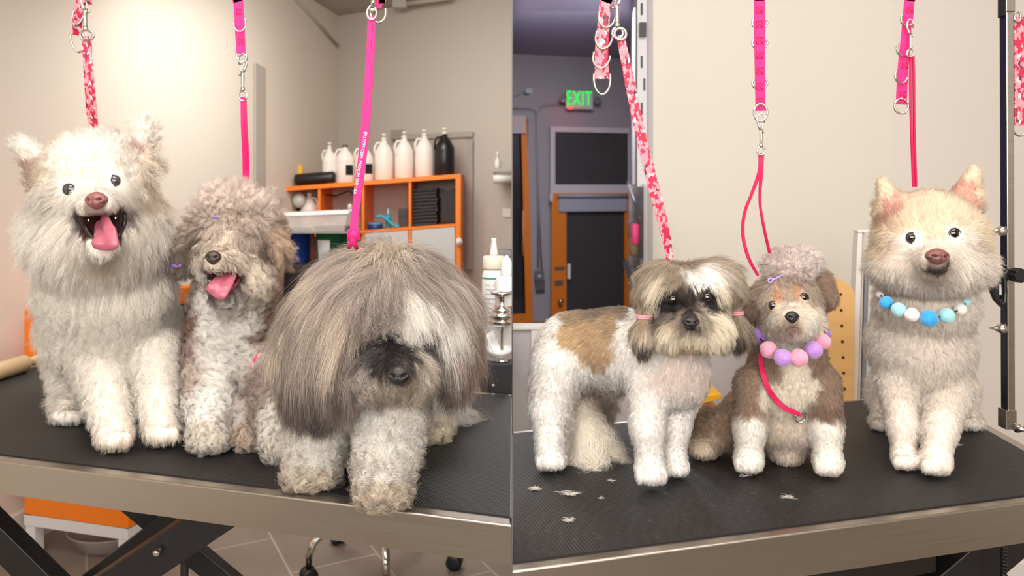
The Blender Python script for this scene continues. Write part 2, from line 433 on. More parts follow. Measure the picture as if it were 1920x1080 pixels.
def make_dog_F():
    root = empty('dog', at(1730, 870, 1.3), 'cream white fluffy dog with blue pompom collar standing on the table', 'dog')
    root.location.z = TZ
    b = Body()
    b.e(1743, 446, 1.25, 92, 86, 90).e(1743, 495, 1.25, 104, 52, 90)
    b.c((1752, 492, 1.18, 36), (1757, 490, 1.125, 20))
    b.c((1674, 390, 1.27, 31), (1656, 346, 1.27, 10)).c((1808, 380, 1.28, 31), (1826, 324, 1.28, 10))
    b.e(1735, 570, 1.30, 84, 60, 84).e(1725, 645, 1.32, 88, 90, 85)
    b.c((1728, 660, 1.38, 84), (1735, 670, 1.62, 74))
    b.c((1684, 720, 1.30, 36), (1692, 800, 1.265, 23), (1695, 850, 1.25, 19)).paw(1696, 866, 1.238, 22, 14, 25)
    b.c((1772, 730, 1.29, 42), (1764, 800, 1.245, 27), (1756, 855, 1.215, 23)).paw(1754, 874, 1.21, 27, 17, 28)
    b.c((1665, 730, 1.52, 34), (1654, 785, 1.46, 16)).paw(1650, 796, 1.445, 16, 11, 20)
    b.c((1800, 730, 1.52, 34), (1812, 780, 1.46, 18)).paw(1820, 793, 1.445, 24, 11, 24)
    b.grid()
    W = (252, 240, 228); Cc = (250, 230, 202); PK = (226, 176, 158)
    ctrl = [(1743, 400, 14, (0, -1, .3), .45, 0, Cc), (1700, 410, 14, (-.6, -1, .2), .45, 0, Cc), (1790, 400, 14, (.6, -1, .2), .45, 0, Cc),
            (1748, 435, 9, (0, -1, 0), .4, 0, Cc), (1748, 462, 7, (0, -.6, 0), .4, 0, W),
            (1710, 470, 9, (-.8, .6, 0), .4, 0, W), (1795, 465, 9, (.8, .6, 0), .4, 0, W),
            (1650, 450, 20, (-1, .3, .2), .5, .1, Cc), (1850, 440, 20, (1, .3, .2), .5, .1, Cc),
            (1640, 510, 24, (-1, .7, .2), .5, .1, W), (1855, 500, 24, (1, .7, .2), .5, .1, W),
            (1690, 530, 20, (-.4, 1, .3), .45, .1, W), (1800, 530, 20, (.4, 1, .3), .45, .1, W), (1750, 545, 20, (0, 1, .4), .45, .1, W),
            (1720, 500, 8, (-.8, .7, .3), .4, 0, W), (1792, 500, 8, (.8, .7, .3), .4, 0, W),
            (1757, 507, 3, (0, 1, .3), .3, 0, (70, 56, 52)), (1744, 508, 3, (0, 1, .3), .3, 0, (90, 76, 70)), (1771, 507, 3, (0, 1, .3), .3, 0, (90, 76, 70)), (1757, 496, 4, (0, 1, .3), .3, 0, (150, 130, 122)), (1732, 494, 7, (-.8, .7, .3), .35, 0, W), (1783, 492, 7, (.8, .7, .3), .35, 0, W), (1745, 518, 7, (-.2, 1, .3), .35, 0, (236, 222, 208)), (1770, 518, 7, (.2, 1, .3), .35, 0, (236, 222, 208)),
            (1757, 520, 10, (0, 1, .3), .4, 0, (225, 205, 190)),
            (1660, 360, 9, (-.3, -1, .1), .35, 0, Cc), (1672, 378, 7, (-.3, -1, .3), .3, 0, PK), (1680, 395, 10, (-.4, -1, .3), .4, 0, PK),
            (1645, 385, 14, (-1, .2, .1), .5, 0, Cc), (1700, 385, 10, (.3, -1, .2), .5, 0, Cc),
            (1824, 335, 9, (.2, -1, .1), .35, 0, Cc), (1816, 355, 7, (0, -1, .3), .3, 0, PK), (1818, 375, 8, (.3, -1, .3), .3, 0, PK),
            (1842, 370, 14, (1, 0, .1), .5, 0, Cc), (1790, 375, 10, (-.2, -1, .2), .5, 0, Cc),
            (1735, 600, 16, (0, 1, .2), .5, .25, W), (1660, 620, 16, (-.5, 1, .2), .5, .25, W), (1800, 620, 16, (.5, 1, .2), .5, .25, W),
            (1700, 690, 17, (0, 1, .3), .5, .4, W), (1740, 720, 18, (0, 1, .3), .4, .3, W), (1640, 700, 14, (-.4, 1, .2), .5, .25, W), (1810, 700, 14, (.4, 1, .2), .5, .25, W),
            (1695, 790, 7, (0, 1, .1), .4, .2, W), (1762, 800, 7, (0, 1, .1), .4, .2, W), (1728, 760, 7, (0, 1, .1), .4, .2, (236, 214, 192), 1.34), (1696, 860, 4, (0, 1, .5), .35, .2, W), (1756, 865, 4, (0, 1, .5), .35, .2, W),  # darker warm tone between the front legs is shade put into the coat colour
            (1650, 795, 7, (0, 1, .3), .5, .2, W), (1820, 790, 7, (0, 1, .3), .5, .2, W)]
    ex = [(1710, 446, 13), (1787, 438, 13), (1757, 482, 20, None or b.hit(1757, 486) , .8)]
    grow(b, 'dog', root, ctrl, 150000, spacing=.007, excl=ex, seed=3, fmat=FUR, smat=SKIN, clump=.32, noise=.10, grav=.15, hue=.03, nn=.15)
    face(b, root, [(1710, 446, 12), (1787, 438, 12)], (1757, 481, 22, 15.5), (122, 76, 70), eyemat=M_eye)
    lips(b, root, [(1724, 499), (1733, 507), (1745, 509), (1757, 506), (1769, 509), (1780, 505), (1791, 497)], .0022)
    return root
def face(b, root, eyes, nose, nosecol, eyemat, lid=(60, 42, 36), out=.34, rings=True):
    for (px, py, r) in eyes:
        d = b.hit(px, py); R = r * d / F; c = at(px, py, d + R * out)
        e = MB().ball(c, (R, R * .8, R), 24).build('eye', eyemat, root)
        if rings:
            pts = [c + Vector((math.cos(a) * R * .92, -R * .46, math.sin(a) * R * .88)) for a in [i * math.pi / 12 for i in range(24)]]
            MB().tube(pts, R * .10, 8, closed=True).build('eyelid', mat('eyelid_%d' % lid[0], lid, .5), root)
    px, py, rx, ry = nose; d = b.hit(px, py) ; q = d / F; rx *= q; ry *= q; c = at(px, py, d - rx * .15)
    make_nose(root, c, rx, ry, nosecol)
def make_nose(root, c, rx, ry, colr, roll=0.0):
    # leather: rounded wedge, wider on top, philtrum groove and two nostril hollows
    NU, NVv = 40, 28; vs = []; fs = []; dk = []
    for j in range(NVv + 1):
        th = math.pi * j / NVv
        for i in range(NU):
            ph = 2 * math.pi * i / NU
            x = math.sin(th) * math.cos(ph); z = math.cos(th); y = -math.sin(th) * math.sin(ph)   # front is -y when sin(ph)>0
            wx = 1.0 - .28 * max(0, -z) + .04 * z
            X = x * wx; Z = z * (1 - .12 * abs(x)); Y = y * .8
            fr = max(0, -y)
            k = math.exp(-(x / .09) ** 2) * fr * (1 if z < .35 else .3); Y += k * .13
            dark = k * .5
            for sx in (-1, 1):
                nd = ((x - sx * .48) / .20) ** 2 + ((z + .02 - .25 * abs(x)) / .17) ** 2
                kk = math.exp(-nd) * (1 if fr > .1 else 0); Y += kk * .42; dark = max(dark, kk)
                nd2 = ((x - sx * .8) / .16) ** 2 + ((z + .25) / .1) ** 2
                kk = math.exp(-nd2) * (1 if fr > .1 else 0); Y += kk * .18; dark = max(dark, kk * .8)
            vs.append((X * rx, Y * rx, Z * ry)); dk.append(dark)
    for j in range(NVv):
        for i in range(NU):
            fs.append((j * NU + i, j * NU + (i + 1) % NU, (j + 1) * NU + (i + 1) % NU, (j + 1) * NU + i))
    cr, sr = math.cos(roll), math.sin(roll)
    vs = [(v[0] * cr - v[2] * sr + c[0], v[1] + c[1], v[0] * sr + v[2] * cr + c[2]) for v in vs]
    o = mesh_obj('nose', vs, fs, nose_mat(colr), root, True)
    base = np.array(rgb(colr)[:3]); dk = np.clip(np.array(dk), 0, 1)[:, None]
    cols = base[None] * (1 - dk) + base[None] * .12 * dk
    ca = o.data.color_attributes.new('col', 'FLOAT_COLOR', 'POINT'); ca.data.foreach_set('color', np.concatenate([cols, np.ones((len(cols), 1))], 1).astype(np.float32).ravel())
    return o
def nose_mat(colr):
    nm = 'nose_leather'
    if nm in MATS: return MATS[nm]
    nt = NT(nm); b = bsdf(nt, rough=.36); a = nt.n('ShaderNodeAttribute', _attribute_name='col'); nt.l(a.outputs['Color'], b.inputs['Base Color'])
    tc = nt.n('ShaderNodeTexCoord'); vo = nt.n('ShaderNodeTexVoronoi', Scale=900.0); nt.l(tc.outputs['Object'], vo.inputs['Vector'])
    bp = nt.n('ShaderNodeBump', Strength=.35, Distance=.0006); nt.l(vo.outputs['Distance'], bp.inputs['Height']); nt.l(bp.outputs[0], b.inputs['Normal'])
    MATS[nm] = nt.m; return nt.m

def tongue(root, pts, colr=(205, 108, 128)):
    """pts: (px,py,d,halfwidth px) along the tongue from throat to tip"""
    name = 'tongue_flesh'
    if name not in MATS:
        nt = NT(name); b = bsdf(nt, rough=.34); tc = nt.n('ShaderNodeTexCoord'); nz = nt.n('ShaderNodeTexNoise', Scale=60.0, Detail=4.0); nt.l(tc.outputs['Object'], nz.inputs['Vector'])
        rp = nt.n('ShaderNodeMix', _data_type='RGBA'); rp.inputs[6].default_value = rgb((158, 78, 98)); rp.inputs[7].default_value = rgb((196, 108, 124)); nt.l(nz.outputs[0], rp.inputs[0])
        nt.l(rp.outputs[2], b.inputs['Base Color']); b.inputs['Subsurface Weight'].default_value = .15; b.inputs['Subsurface Radius'].default_value = (.01, .004, .003)
        bp = nt.n('ShaderNodeBump', Strength=.15, Distance=.001); n2 = nt.n('ShaderNodeTexNoise', Scale=900.0); nt.l(tc.outputs['Object'], n2.inputs['Vector']); nt.l(n2.outputs[0], bp.inputs['Height']); nt.l(bp.outputs[0], b.inputs['Normal'])
        MATS[name] = nt.m
    n = 24; P = [Vector(at(*p[:3])) for p in pts]; Wd = [p[3] * p[2] / F for p in pts]
    vs, fs = [], []; SEG = 20
    for i in range(n + 1):
        t = i / n * (len(P) - 1); k = min(int(t), len(P) - 2); f = t - k
        def cr(a, b, c, d, t): return .5 * ((2 * b) + (c - a) * t + (2 * a - 5 * b + 4 * c - d) * t * t + (3 * b - a - 3 * c + d) * t ** 3)
        a, b_, c, d = P[max(k - 1, 0)], P[k], P[k + 1], P[min(k + 2, len(P) - 1)]
        p = cr(a, b_, c, d, f); w = lerp(Wd[k], Wd[k + 1], f); e = i / n
        if e > .78: w *= max(0.0, 1 - ((e - .78) / .22) ** 2.2) ** .5 * .98 + .02
        T = (c - b_).normalized(); side = T.cross(Vector((0, -1, 0))); side.normalize(); nr = side.cross(T); nr.normalize()
        if nr.y > 0: nr = -nr
        for j in range(SEG):
            a_ = 2 * math.pi * j / SEG; x = math.cos(a_); y = math.sin(a_)
            th = w * .28 * y - (w * .26 * math.exp(-(x / .14) ** 2) if y > 0 else 0) + w * .12 * (x * x if y > 0 else 0)
            vs.append(p + side * (x * w) + nr * th)
    for i in range(n):
        for j in range(SEG): fs.append((i * SEG + j, i * SEG + (j + 1) % SEG, (i + 1) * SEG + (j + 1) % SEG, (i + 1) * SEG + j))
    fs.append(tuple(range(SEG))); fs.append(tuple(n * SEG + j for j in range(SEG)))
    return mesh_obj('tongue', vs, fs, MATS[name], root, True)
def lips(b, root, pts, r, colr=(38, 26, 26), name='lip'):
    P = []
    for px, py, *dd in pts:
        d = dd[0] if dd else b.hit(px, py); P.append(at(px, py, d - .0005))
    return MB().tube(P, [r * (.5 + .5 * math.sin(math.pi * (i + .5) / len(P))) for i in range(len(P))], 8).build(name, mat('lip_%d' % colr[0], colr, .35), root)
def teeth(root, pts):
    m = mat('tooth_enamel', (228, 220, 196), .3)
    for px, py, d, r in pts:
        q = r * d / F; MB().lathe(at(px, py, d), [(q, 0), (q * .9, q), (q * .5, q * 2.2), (q * .1, q * 3)], (0, -.15, -1 if r > 0 else 1), 10).build('tooth', m, root)

def make_dog_A():
    root = empty('dog', at(205, 820, 1.45), 'big fluffy white dog with open mouth and pink tongue, standing on the left table', 'dog'); root.location.z = TZ
    b = Body()
    b.e(176, 345, 1.36, 92, 88, 90).e(178, 430, 1.39, 118, 104, 95)
    b.c((181, 392, 1.29, 44), (181, 384, 1.225, 27)).c((184, 450, 1.30, 42), (192, 462, 1.24, 24))
    b.c((92, 335, 1.40, 34), (52, 282, 1.40, 15)).c((252, 300, 1.40, 36), (266, 248, 1.40, 15))
    b.e(200, 540, 1.45, 110, 110, 100).e(205, 610, 1.48, 112, 100, 105)
    b.c((205, 600, 1.52, 98), (225, 600, 1.85, 88))
    b.c((192, 660, 1.43, 48), (206, 760, 1.37, 33), (214, 808, 1.34, 29)).paw(216, 825, 1.33, 31, 20, 34)
    b.c((290, 660, 1.45, 44), (298, 750, 1.39, 31), (303, 795, 1.36, 27)).paw(305, 815, 1.352, 31, 19, 32)
    b.c((140, 680, 1.62, 45), (135, 735, 1.55, 25), (128, 766, 1.50, 22)).paw(128, 780, 1.482, 27, 15, 28)
    b.c((300, 690, 1.65, 36), (305, 765, 1.55, 20)).e(305, 775, 1.53, 20, 12, 22)
    b.c((240, 480, 1.95, 40), (208, 262, 1.90, 14))
    b.sub(190, 425, 1.235, 37, 26, 60).sub(165, 418, 1.225, 18, 14, 40, 25).sub(216, 415, 1.225, 18, 16, 40, -25)
    b.grid()
    W = (255, 245, 234); Y = (250, 236, 216); MO = (52, 26, 26); GR = (196, 168, 156)
    ctrl = [(175, 300, 26, (0, -1, .3), .4, .1, W), (130, 300, 30, (-.6, -1, .2), .4, .1, W), (220, 285, 30, (.6, -1, .2), .4, .1, W),
            (172, 330, 14, (0, -1, .1), .35, .1, Y), (172, 352, 9, (0, -1, .1), .35, 0, W), (130, 380, 14, (-1, .5, .1), .35, .1, W), (220, 365, 14, (1, .4, .1), .35, .1, W),
            (150, 395, 9, (-1, .8, .1), .3, 0, W), (212, 385, 9, (1, .8, .1), .3, 0, W), (181, 400, 5, (0, 1, .2), .3, 0, (150, 130, 124)),
            (80, 370, 44, (-1, .5, .1), .4, .2, W), (285, 350, 44, (1, .5, .1), .4, .2, Y), (85, 430, 48, (-.8, 1, .1), .35, .2, W), (300, 430, 48, (.8, 1, .1), .35, .2, W),
            (110, 500, 50, (-.4, 1, .2), .35, .2, W), (270, 500, 50, (.4, 1, .2), .35, .2, W), (150, 470, 34, (-.4, 1, .3), .35, .2, W), (235, 465, 34, (.4, 1, .3), .35, .2, W),
            (193, 490, 30, (0, 1, .4), .35, .2, (240, 228, 208)), (190, 530, 48, (0, 1, .3), .35, .2, W),
            (190, 430, 1, (0, 1, 0), .2, 0, MO), (170, 425, 1, (0, 1, 0), .2, 0, MO), (212, 425, 1, (0, 1, 0), .2, 0, MO), (190, 410, 1, (0, 1, 0), .2, 0, MO), (190, 440, 1, (0, 1, 0), .2, 0, MO), (176, 466, 14, (-.3, 1, .3), .35, .1, W), (214, 466, 14, (.3, 1, .3), .35, .1, W), (196, 478, 16, (0, 1, .3), .35, .1, W), (160, 412, 1, (0, 1, 0), .2, 0, MO), (222, 410, 1, (0, 1, 0), .2, 0, MO),
            (62, 290, 26, (-.8, -1, 0), .35, .2, W), (60, 305, 16, (.5, -.8, .3), .35, .2, GR), (75, 325, 26, (1, -.2, .3), .4, .2, Y), (40, 290, 26, (-.7, -.6, 0), .4, .2, W), (85, 300, 26, (.2, -1, .1), .4, .2, Y),
            (262, 258, 32, (.2, -1, 0), .35, .2, W), (256, 275, 18, (-.3, -.8, .3), .35, .2, GR), (245, 295, 26, (-1, .1, .3), .4, .2, W), (280, 265, 30, (.7, -.6, 0), .4, .2, W), (282, 300, 36, (1, 0, 0), .4, .2, Y), (235, 262, 26, (-.4, -1, 0), .4, .2, W),
            (200, 600, 34, (0, 1, .2), .4, .35, W), (120, 600, 34, (-.5, 1, .1), .4, .35, W), (290, 600, 34, (.4, 1, .1), .4, .35, W), (245, 640, 34, (0, 1, .3), .4, .35, W), (160, 660, 28, (-.2, 1, .2), .4, .35, W), (310, 670, 26, (.3, 1, .1), .45, .35, W),
            (206, 750, 19, (0, 1, .05), .5, .3, W), (298, 750, 19, (0, 1, .05), .5, .3, W), (216, 822, 13, (0, 1, .5), .4, .3, W), (305, 812, 13, (0, 1, .5), .4, .3, W),
            (132, 720, 22, (-.5, 1, 0), .5, .3, W), (128, 778, 11, (0, 1, .3), .4, .3, W), (216, 836, 9, (0, 1, .5), .4, .3, (228, 212, 190)), (305, 826, 9, (0, 1, .5), .4, .3, (228, 212, 190))]
    ex = [(132, 355, 10), (214, 339, 10), (181, 377, 19, b.hit(181, 380), .85), (190, 427, 33), (163, 416, 14), (219, 412, 14)]
    grow(b, 'dog', root, ctrl, 130000, spacing=.0105, excl=ex, seed=5, fmat=FUR, smat=SKIN, clump=.55, noise=.15, grav=.25, hue=.03, lift_noise=.0045, nn=.15, width=.00016)
    MC = mat('eye_cloudy', (52, 50, 52), .06, 0, noise=.5, nscale=120, **{'Coat_Weight': 1.0})
    face(b, root, [(132, 355, 12), (214, 339, 12)], (181, 376, 21, 17), (138, 86, 82), MC)
    dj = b.hit(197, 474)
    tongue(root, [(190, 412, 1.262, 19), (192, 425, 1.235, 22), (196, 440, 1.212, 25), (198, 454, min(dj, 1.21) - .008, 26), (199, 470, min(dj, 1.215) - .010, 24)])
    lips(b, root, [(148, 402), (156, 418), (165, 434), (175, 448)], .0042); lips(b, root, [(233, 396), (234, 414), (228, 432), (221, 446)], .0042)
    lips(b, root, [(149, 402), (165, 405), (178, 402), (190, 402), (210, 400), (233, 396)], .0028)
    teeth(root, [(166, 411, 1.228, 1.6), (217, 407, 1.228, 1.6)])
    return root

def make_dog_B():
    root = empty('dog', at(440, 830, 1.42), 'shaggy taupe dog with curly white chest, laughing open mouth, sitting between two dogs', 'dog'); root.location.z = TZ
    b = Body()
    b.e(427, 465, 1.42, 62, 62, 60).e(452, 520, 1.41, 54, 42, 48)
    b.c((413, 500, 1.36, 34), (402, 490, 1.315, 19)).c((425, 548, 1.38, 32), (415, 556, 1.34, 17))
    b.c((372, 440, 1.45, 24), (345, 485, 1.44, 20)).c((488, 425, 1.46, 30), (514, 470, 1.45, 22))
    b.e(440, 408, 1.45, 58, 30, 46)
    b.c((435, 540, 1.46, 58), (435, 600, 1.47, 64)).e(435, 650, 1.48, 74, 90, 72).e(445, 740, 1.51, 76, 58, 72)
    b.c((390, 680, 1.43, 34), (392, 760, 1.37, 30), (391, 805, 1.335, 27)).paw(391, 825, 1.322, 33, 18, 33)
    b.c((498, 690, 1.43, 36), (516, 780, 1.34, 28), (522, 815, 1.29, 26)).paw(525, 842, 1.283, 28, 20, 30)
    b.c((470, 765, 1.40, 30), (468, 812, 1.34, 22)).e(470, 820, 1.335, 26, 17, 28)
    b.c((350, 755, 1.52, 26), (340, 785, 1.49, 16)).e(338, 788, 1.478, 20, 13, 22)
    b.sub(418, 530, 1.325, 36, 20, 52, -28).sub(440, 522, 1.33, 18, 10, 40, -20)
    b.grid()
    T = (196, 176, 160); TD = (150, 128, 114); P = (240, 222, 210); W = (252, 246, 238); CR = (240, 226, 208); BR = (162, 134, 118); MO = (66, 30, 30); GY = (212, 200, 190)
    ctrl = [(440, 385, 46, (0, -1, .1), .8, .3, P), (400, 392, 40, (-.4, -1, 0), .7, .3, P), (482, 392, 40, (.4, -1, 0), .7, .3, P), (515, 420, 26, (.8, -.3, 0), .5, .4, (196, 172, 156)),
            (425, 425, 22, (0, -1, .3), .45, .3, T), (400, 440, 22, (-.4, 1, .4), .3, .2, (200, 182, 168)), (450, 440, 22, (.4, 1, .4), .3, .2, (190, 172, 158)), (425, 450, 20, (0, 1, .4), .3, .2, CR),
            (370, 455, 26, (-.6, 1, .1), .3, .2, TD), (345, 485, 30, (-.3, 1, .1), .3, .2, (150, 134, 126)), (358, 440, 26, (-1, .3, 0), .35, .2, T), (352, 510, 26, (-.2, 1, .1), .3, .3, (170, 152, 140)),
            (490, 430, 26, (.6, .8, .2), .3, .2, T), (512, 440, 30, (1, .6, 0), .35, .2, (206, 178, 152)), (520, 475, 32, (.3, 1, .1), .3, .2, (206, 178, 152)), (490, 465, 26, (.2, 1, .2), .3, .2, TD), (505, 500, 26, (-.1, 1, .2), .3, .3, T),
            (375, 490, 22, (-.5, 1, .2), .3, .3, CR), (385, 520, 18, (-.5, 1, .3), .3, .3, W), (450, 490, 26, (1, .6, .2), .3, .3, CR), (475, 520, 28, (.8, 1, .1), .3, .4, CR), (425, 498, 10, (.7, .7, .2), .3, .1, CR), (400, 468, 10, (-.2, -1, .2), .4, .1, CR),
            (420, 532, 1, (0, 1, 0), .2, 0, MO), (405, 535, 1, (0, 1, 0), .2, 0, MO), (440, 524, 1, (0, 1, 0), .2, 0, MO), (400, 520, 1, (0, 1, 0), .2, 0, MO),
            (435, 575, 22, (0, 1, .3), .4, .8, W), (400, 575, 22, (-.3, 1, .3), .4, .8, W), (470, 570, 24, (.5, 1, .2), .4, .7, W),
            (430, 620, 24, (0, 1, .3), .45, 1.0, W), (425, 680, 24, (0, 1, .3), .45, 1.0, W), (455, 650, 24, (.2, 1, .3), .45, 1.0, W), (395, 640, 24, (-.3, 1, .2), .45, 1.0, W), (400, 600, 24, (-.3, 1, .2), .45, 1.0, W), (465, 600, 24, (.3, 1, .2), .45, 1.0, W), (460, 690, 24, (.3, 1, .2), .45, 1.0, (228, 218, 208)), (405, 700, 24, (-.3, 1, .2), .45, 1.0, W),
            (370, 600, 20, (-.6, 1, 0), .45, 1, BR), (368, 650, 20, (-.6, 1, 0), .45, 1, (176, 152, 142)), (375, 700, 20, (-.4, 1, 0), .45, 1, (206, 190, 178)),
            (495, 580, 22, (.5, 1, 0), .45, .9, BR), (500, 640, 22, (.5, 1, 0), .45, .9, BR), (480, 620, 20, (.4, 1, .1), .45, 1, (168, 140, 124)), (505, 700, 22, (.3, 1, .1), .45, 1, (164, 144, 134)),
            (465, 720, 22, (.2, 1, .2), .45, 1, GY), (450, 770, 20, (0, 1, .2), .45, 1, GY), (485, 760, 20, (0, 1, .2), .45, 1, (176, 158, 146)),
            (392, 750, 17, (-.2, 1, .1), .5, .9, W), (391, 820, 15, (0, 1, .5), .45, .8, (228, 218, 204)), (518, 780, 17, (.2, 1, .1), .5, .9, (232, 224, 214)), (525, 838, 15, (0, 1, .5), .45, .8, (226, 216, 202)),
            (470, 818, 13, (0, 1, .5), .45, .8, (186, 166, 148)), (345, 765, 18, (0, 1, .2), .5, .8, (150, 110, 80)), (340, 788, 14, (0, 1, .3), .5, .8, (196, 180, 164))]
    ex = [(400, 484, 11), (418, 531, 26, b.hit(418, 531), .7), (436, 522, 16), (402, 540, 14)]
    grow(b, 'dog', root, ctrl, 150000, spacing=.0095, excl=ex, seed=6, fmat=FUR, smat=SKIN, clump=.8, noise=.22, grav=.15, hue=.06, lift_noise=.007, width=.00016)
    face(b, root, [(371, 463, 7), (452, 446, 7)], (400, 483, 15, 14), (66, 52, 46), M_eye, rings=False)
    dj = b.hit(402, 556)
    tongue(root, [(430, 515, 1.345, 14), (420, 527, 1.325, 19), (410, 542, 1.31, 21), (400, 556, min(dj, 1.315) - .006, 20)])
    lips(b, root, [(386, 512), (386, 524), (388, 536)], .003, (110, 60, 60)); lips(b, root, [(452, 518), (442, 534), (426, 548), (416, 556)], .0045, (120, 62, 64))
    lips(b, root, [(388, 512), (400, 504), (404, 498), (412, 506), (430, 514), (451, 518)], .0022, (60, 34, 34))
    return root, b

def make_dog_C():
    root = empty('dog', at(660, 900, 1.2), 'long-haired grey and white dog with black muzzle patch, head hanging low at table edge', 'dog'); root.location.z = TZ
    b = Body()
    b.e(715, 590, 1.19, 150, 122, 130).e(612, 655, 1.16, 80, 112, 80).c((580, 640, 1.17, 50), (600, 720, 1.15, 56), k=.03)
    b.e(836, 618, 1.19, 52, 106, 80, -8)
    b.e(737, 690, 1.11, 74, 50, 70).c((742, 688, 1.06, 34), (746, 700, 1.03, 20))
    b.e(690, 730, 1.24, 110, 70, 80)
    b.c((605, 760, 1.24, 54), (592, 840, 1.19, 43), (585, 868, 1.18, 40)).paw(583, 886, 1.175, 44, 22, 40)
    b.c((738, 780, 1.18, 58), (722, 860, 1.13, 46), (718, 900, 1.11, 42)).paw(719, 926, 1.105, 46, 24, 44)
    b.c((650, 690, 1.40, 110), (640, 650, 1.65, 100))
    b.c((790, 740, 1.42, 40), (812, 785, 1.41, 26)).e(815, 806, 1.385, 28, 16, 30).c((820, 740, 1.5, 20), (850, 775, 1.5, 14))
    b.grid()
    G = (168, 153, 143); GD = (112, 100, 93); LT = (206, 190, 172); W = (252, 244, 232); BK = (34, 28, 28); CR = (222, 210, 194); DK = (84, 76, 76)
    ctrl = [(728, 470, 60, (0, -.6, .6), .3, .1, LT), (690, 465, 80, (-1, -.3, .4), .25, .1, G), (770, 465, 80, (1, -.3, .4), .25, .1, G),
            (728, 520, 60, (-.1, 1, .3), .15, .1, G), (690, 510, 110, (-1, .3, .3), .08, .05, G), (640, 510, 120, (-1, .6, .2), .06, .05, LT), (590, 540, 110, (-.35, 1, 0), .06, .05, (160, 144, 132)),
            (650, 580, 120, (-.5, 1, .1), .05, .05, LT), (600, 620, 100, (0, 1, 0), .05, .05, G), (550, 640, 90, (.1, 1, 0), .06, .05, (170, 154, 142)), (560, 700, 70, (.2, 1, 0), .06, .05, GD),
            (620, 700, 80, (0, 1, 0), .06, .05, GD), (660, 660, 90, (-.05, 1, 0), .06, .05, G), (655, 720, 60, (0, 1, 0), .06, .05, G), (600, 750, 50, (.05, 1, 0), .08, .05, DK), (535, 620, 80, (.1, 1, 0), .1, .05, LT),
            (700, 560, 60, (-.4, 1, .2), .12, .3, G), (725, 570, 34, (-.1, 1, .3), .2, .6, (150, 136, 126)), (735, 600, 22, (0, 1, .3), .25, .4, (170, 158, 148)),
            (770, 510, 110, (1, .35, .2), .08, .05, G), (820, 520, 110, (.9, .8, 0), .06, .05, G), (780, 570, 60, (.7, 1, .1), .08, .05, W), (820, 580, 90, (.6, 1, 0), .06, .05, W), (760, 600, 46, (.4, 1, .2), .12, .1, W),
            (870, 570, 90, (.25, 1, 0), .06, .05, (170, 150, 138)), (880, 640, 70, (-.1, 1, 0), .08, .05, (166, 142, 130)), (860, 700, 60, (-.2, 1, 0), .1, .1, (150, 132, 122)), (830, 650, 60, (.2, 1, 0), .08, .05, (190, 178, 168)),
            (805, 640, 20, (.6, .8, .2), .15, .1, (84, 76, 76)), (795, 628, 20, (.7, .8, .2), .15, .1, (96, 88, 86)), (790, 680, 40, (.5, 1, .1), .15, .2, CR), (840, 700, 50, (.1, 1, .1), .12, .1, GD),
            (690, 655, 16, (-.6, .8, .2), .2, .2, DK), (725, 650, 15, (-.2, -1, .2), .25, .1, BK), (755, 660, 14, (.4, .3, .2), .25, .1, BK), (710, 680, 16, (-.6, .8, .2), .2, .2, BK), (745, 680, 8, (0, -.6, .2), .25, 0, BK), (700, 635, 18, (-.4, .6, .2), .2, .2, (60, 52, 52)), (765, 690, 14, (.8, .6, .2), .2, .2, (90, 80, 78)),
            (690, 710, 30, (-.4, 1, .2), .2, .4, (196, 184, 174)), (720, 722, 20, (-.1, 1, .2), .25, .5, CR), (760, 725, 24, (.3, 1, .2), .25, .5, CR), (790, 715, 34, (.4, 1, .1), .2, .4, CR), (745, 735, 20, (0, 1, .3), .25, .5, (200, 184, 166)),
            (690, 780, 30, (0, 1, .1), .4, .4, W), (620, 800, 26, (0, 1, 0), .4, .4, W), (540, 800, 30, (-.2, 1, 0), .4, .4, W, 1.3), (730, 820, 26, (0, 1, .05), .4, .6, W), (590, 850, 24, (0, 1, .05), .45, .7, W), (720, 870, 24, (0, 1, .05), .45, .8, (238, 230, 220)),
            (583, 888, 20, (0, 1, .6), .4, 1, (216, 202, 182)), (719, 925, 20, (0, 1, .6), .4, 1, (206, 190, 170)), (800, 750, 40, (.5, .8, 0), .35, .4, W), (815, 805, 18, (0, 1, .4), .45, .7, (228, 216, 190)),
            (850, 765, 56, (1, .35, 0), .35, .4, (226, 220, 214)), (540, 560, 40, (-.6, -.2, 0), .4, .3, W, 1.4), (530, 640, 40, (-.6, .6, 0), .4, .3, W, 1.4)]
    ex = [(748, 704, 18), ]
    grow(b, 'dog', root, ctrl, 170000, spacing=.0085, excl=ex, seed=7, fmat=FUR, smat=SKIN, clump=.75, noise=.13, grav=.55, hue=.2, lift_noise=.006, wave=.22, nn=.3, K=12, width=.00017, cscale=1.6, lock_var=.15)
    face(b, root, [(702, 655, 10), (800, 640, 9)], (748, 704, 22, 20), (34, 30, 30), M_eye, rings=False)
    return root

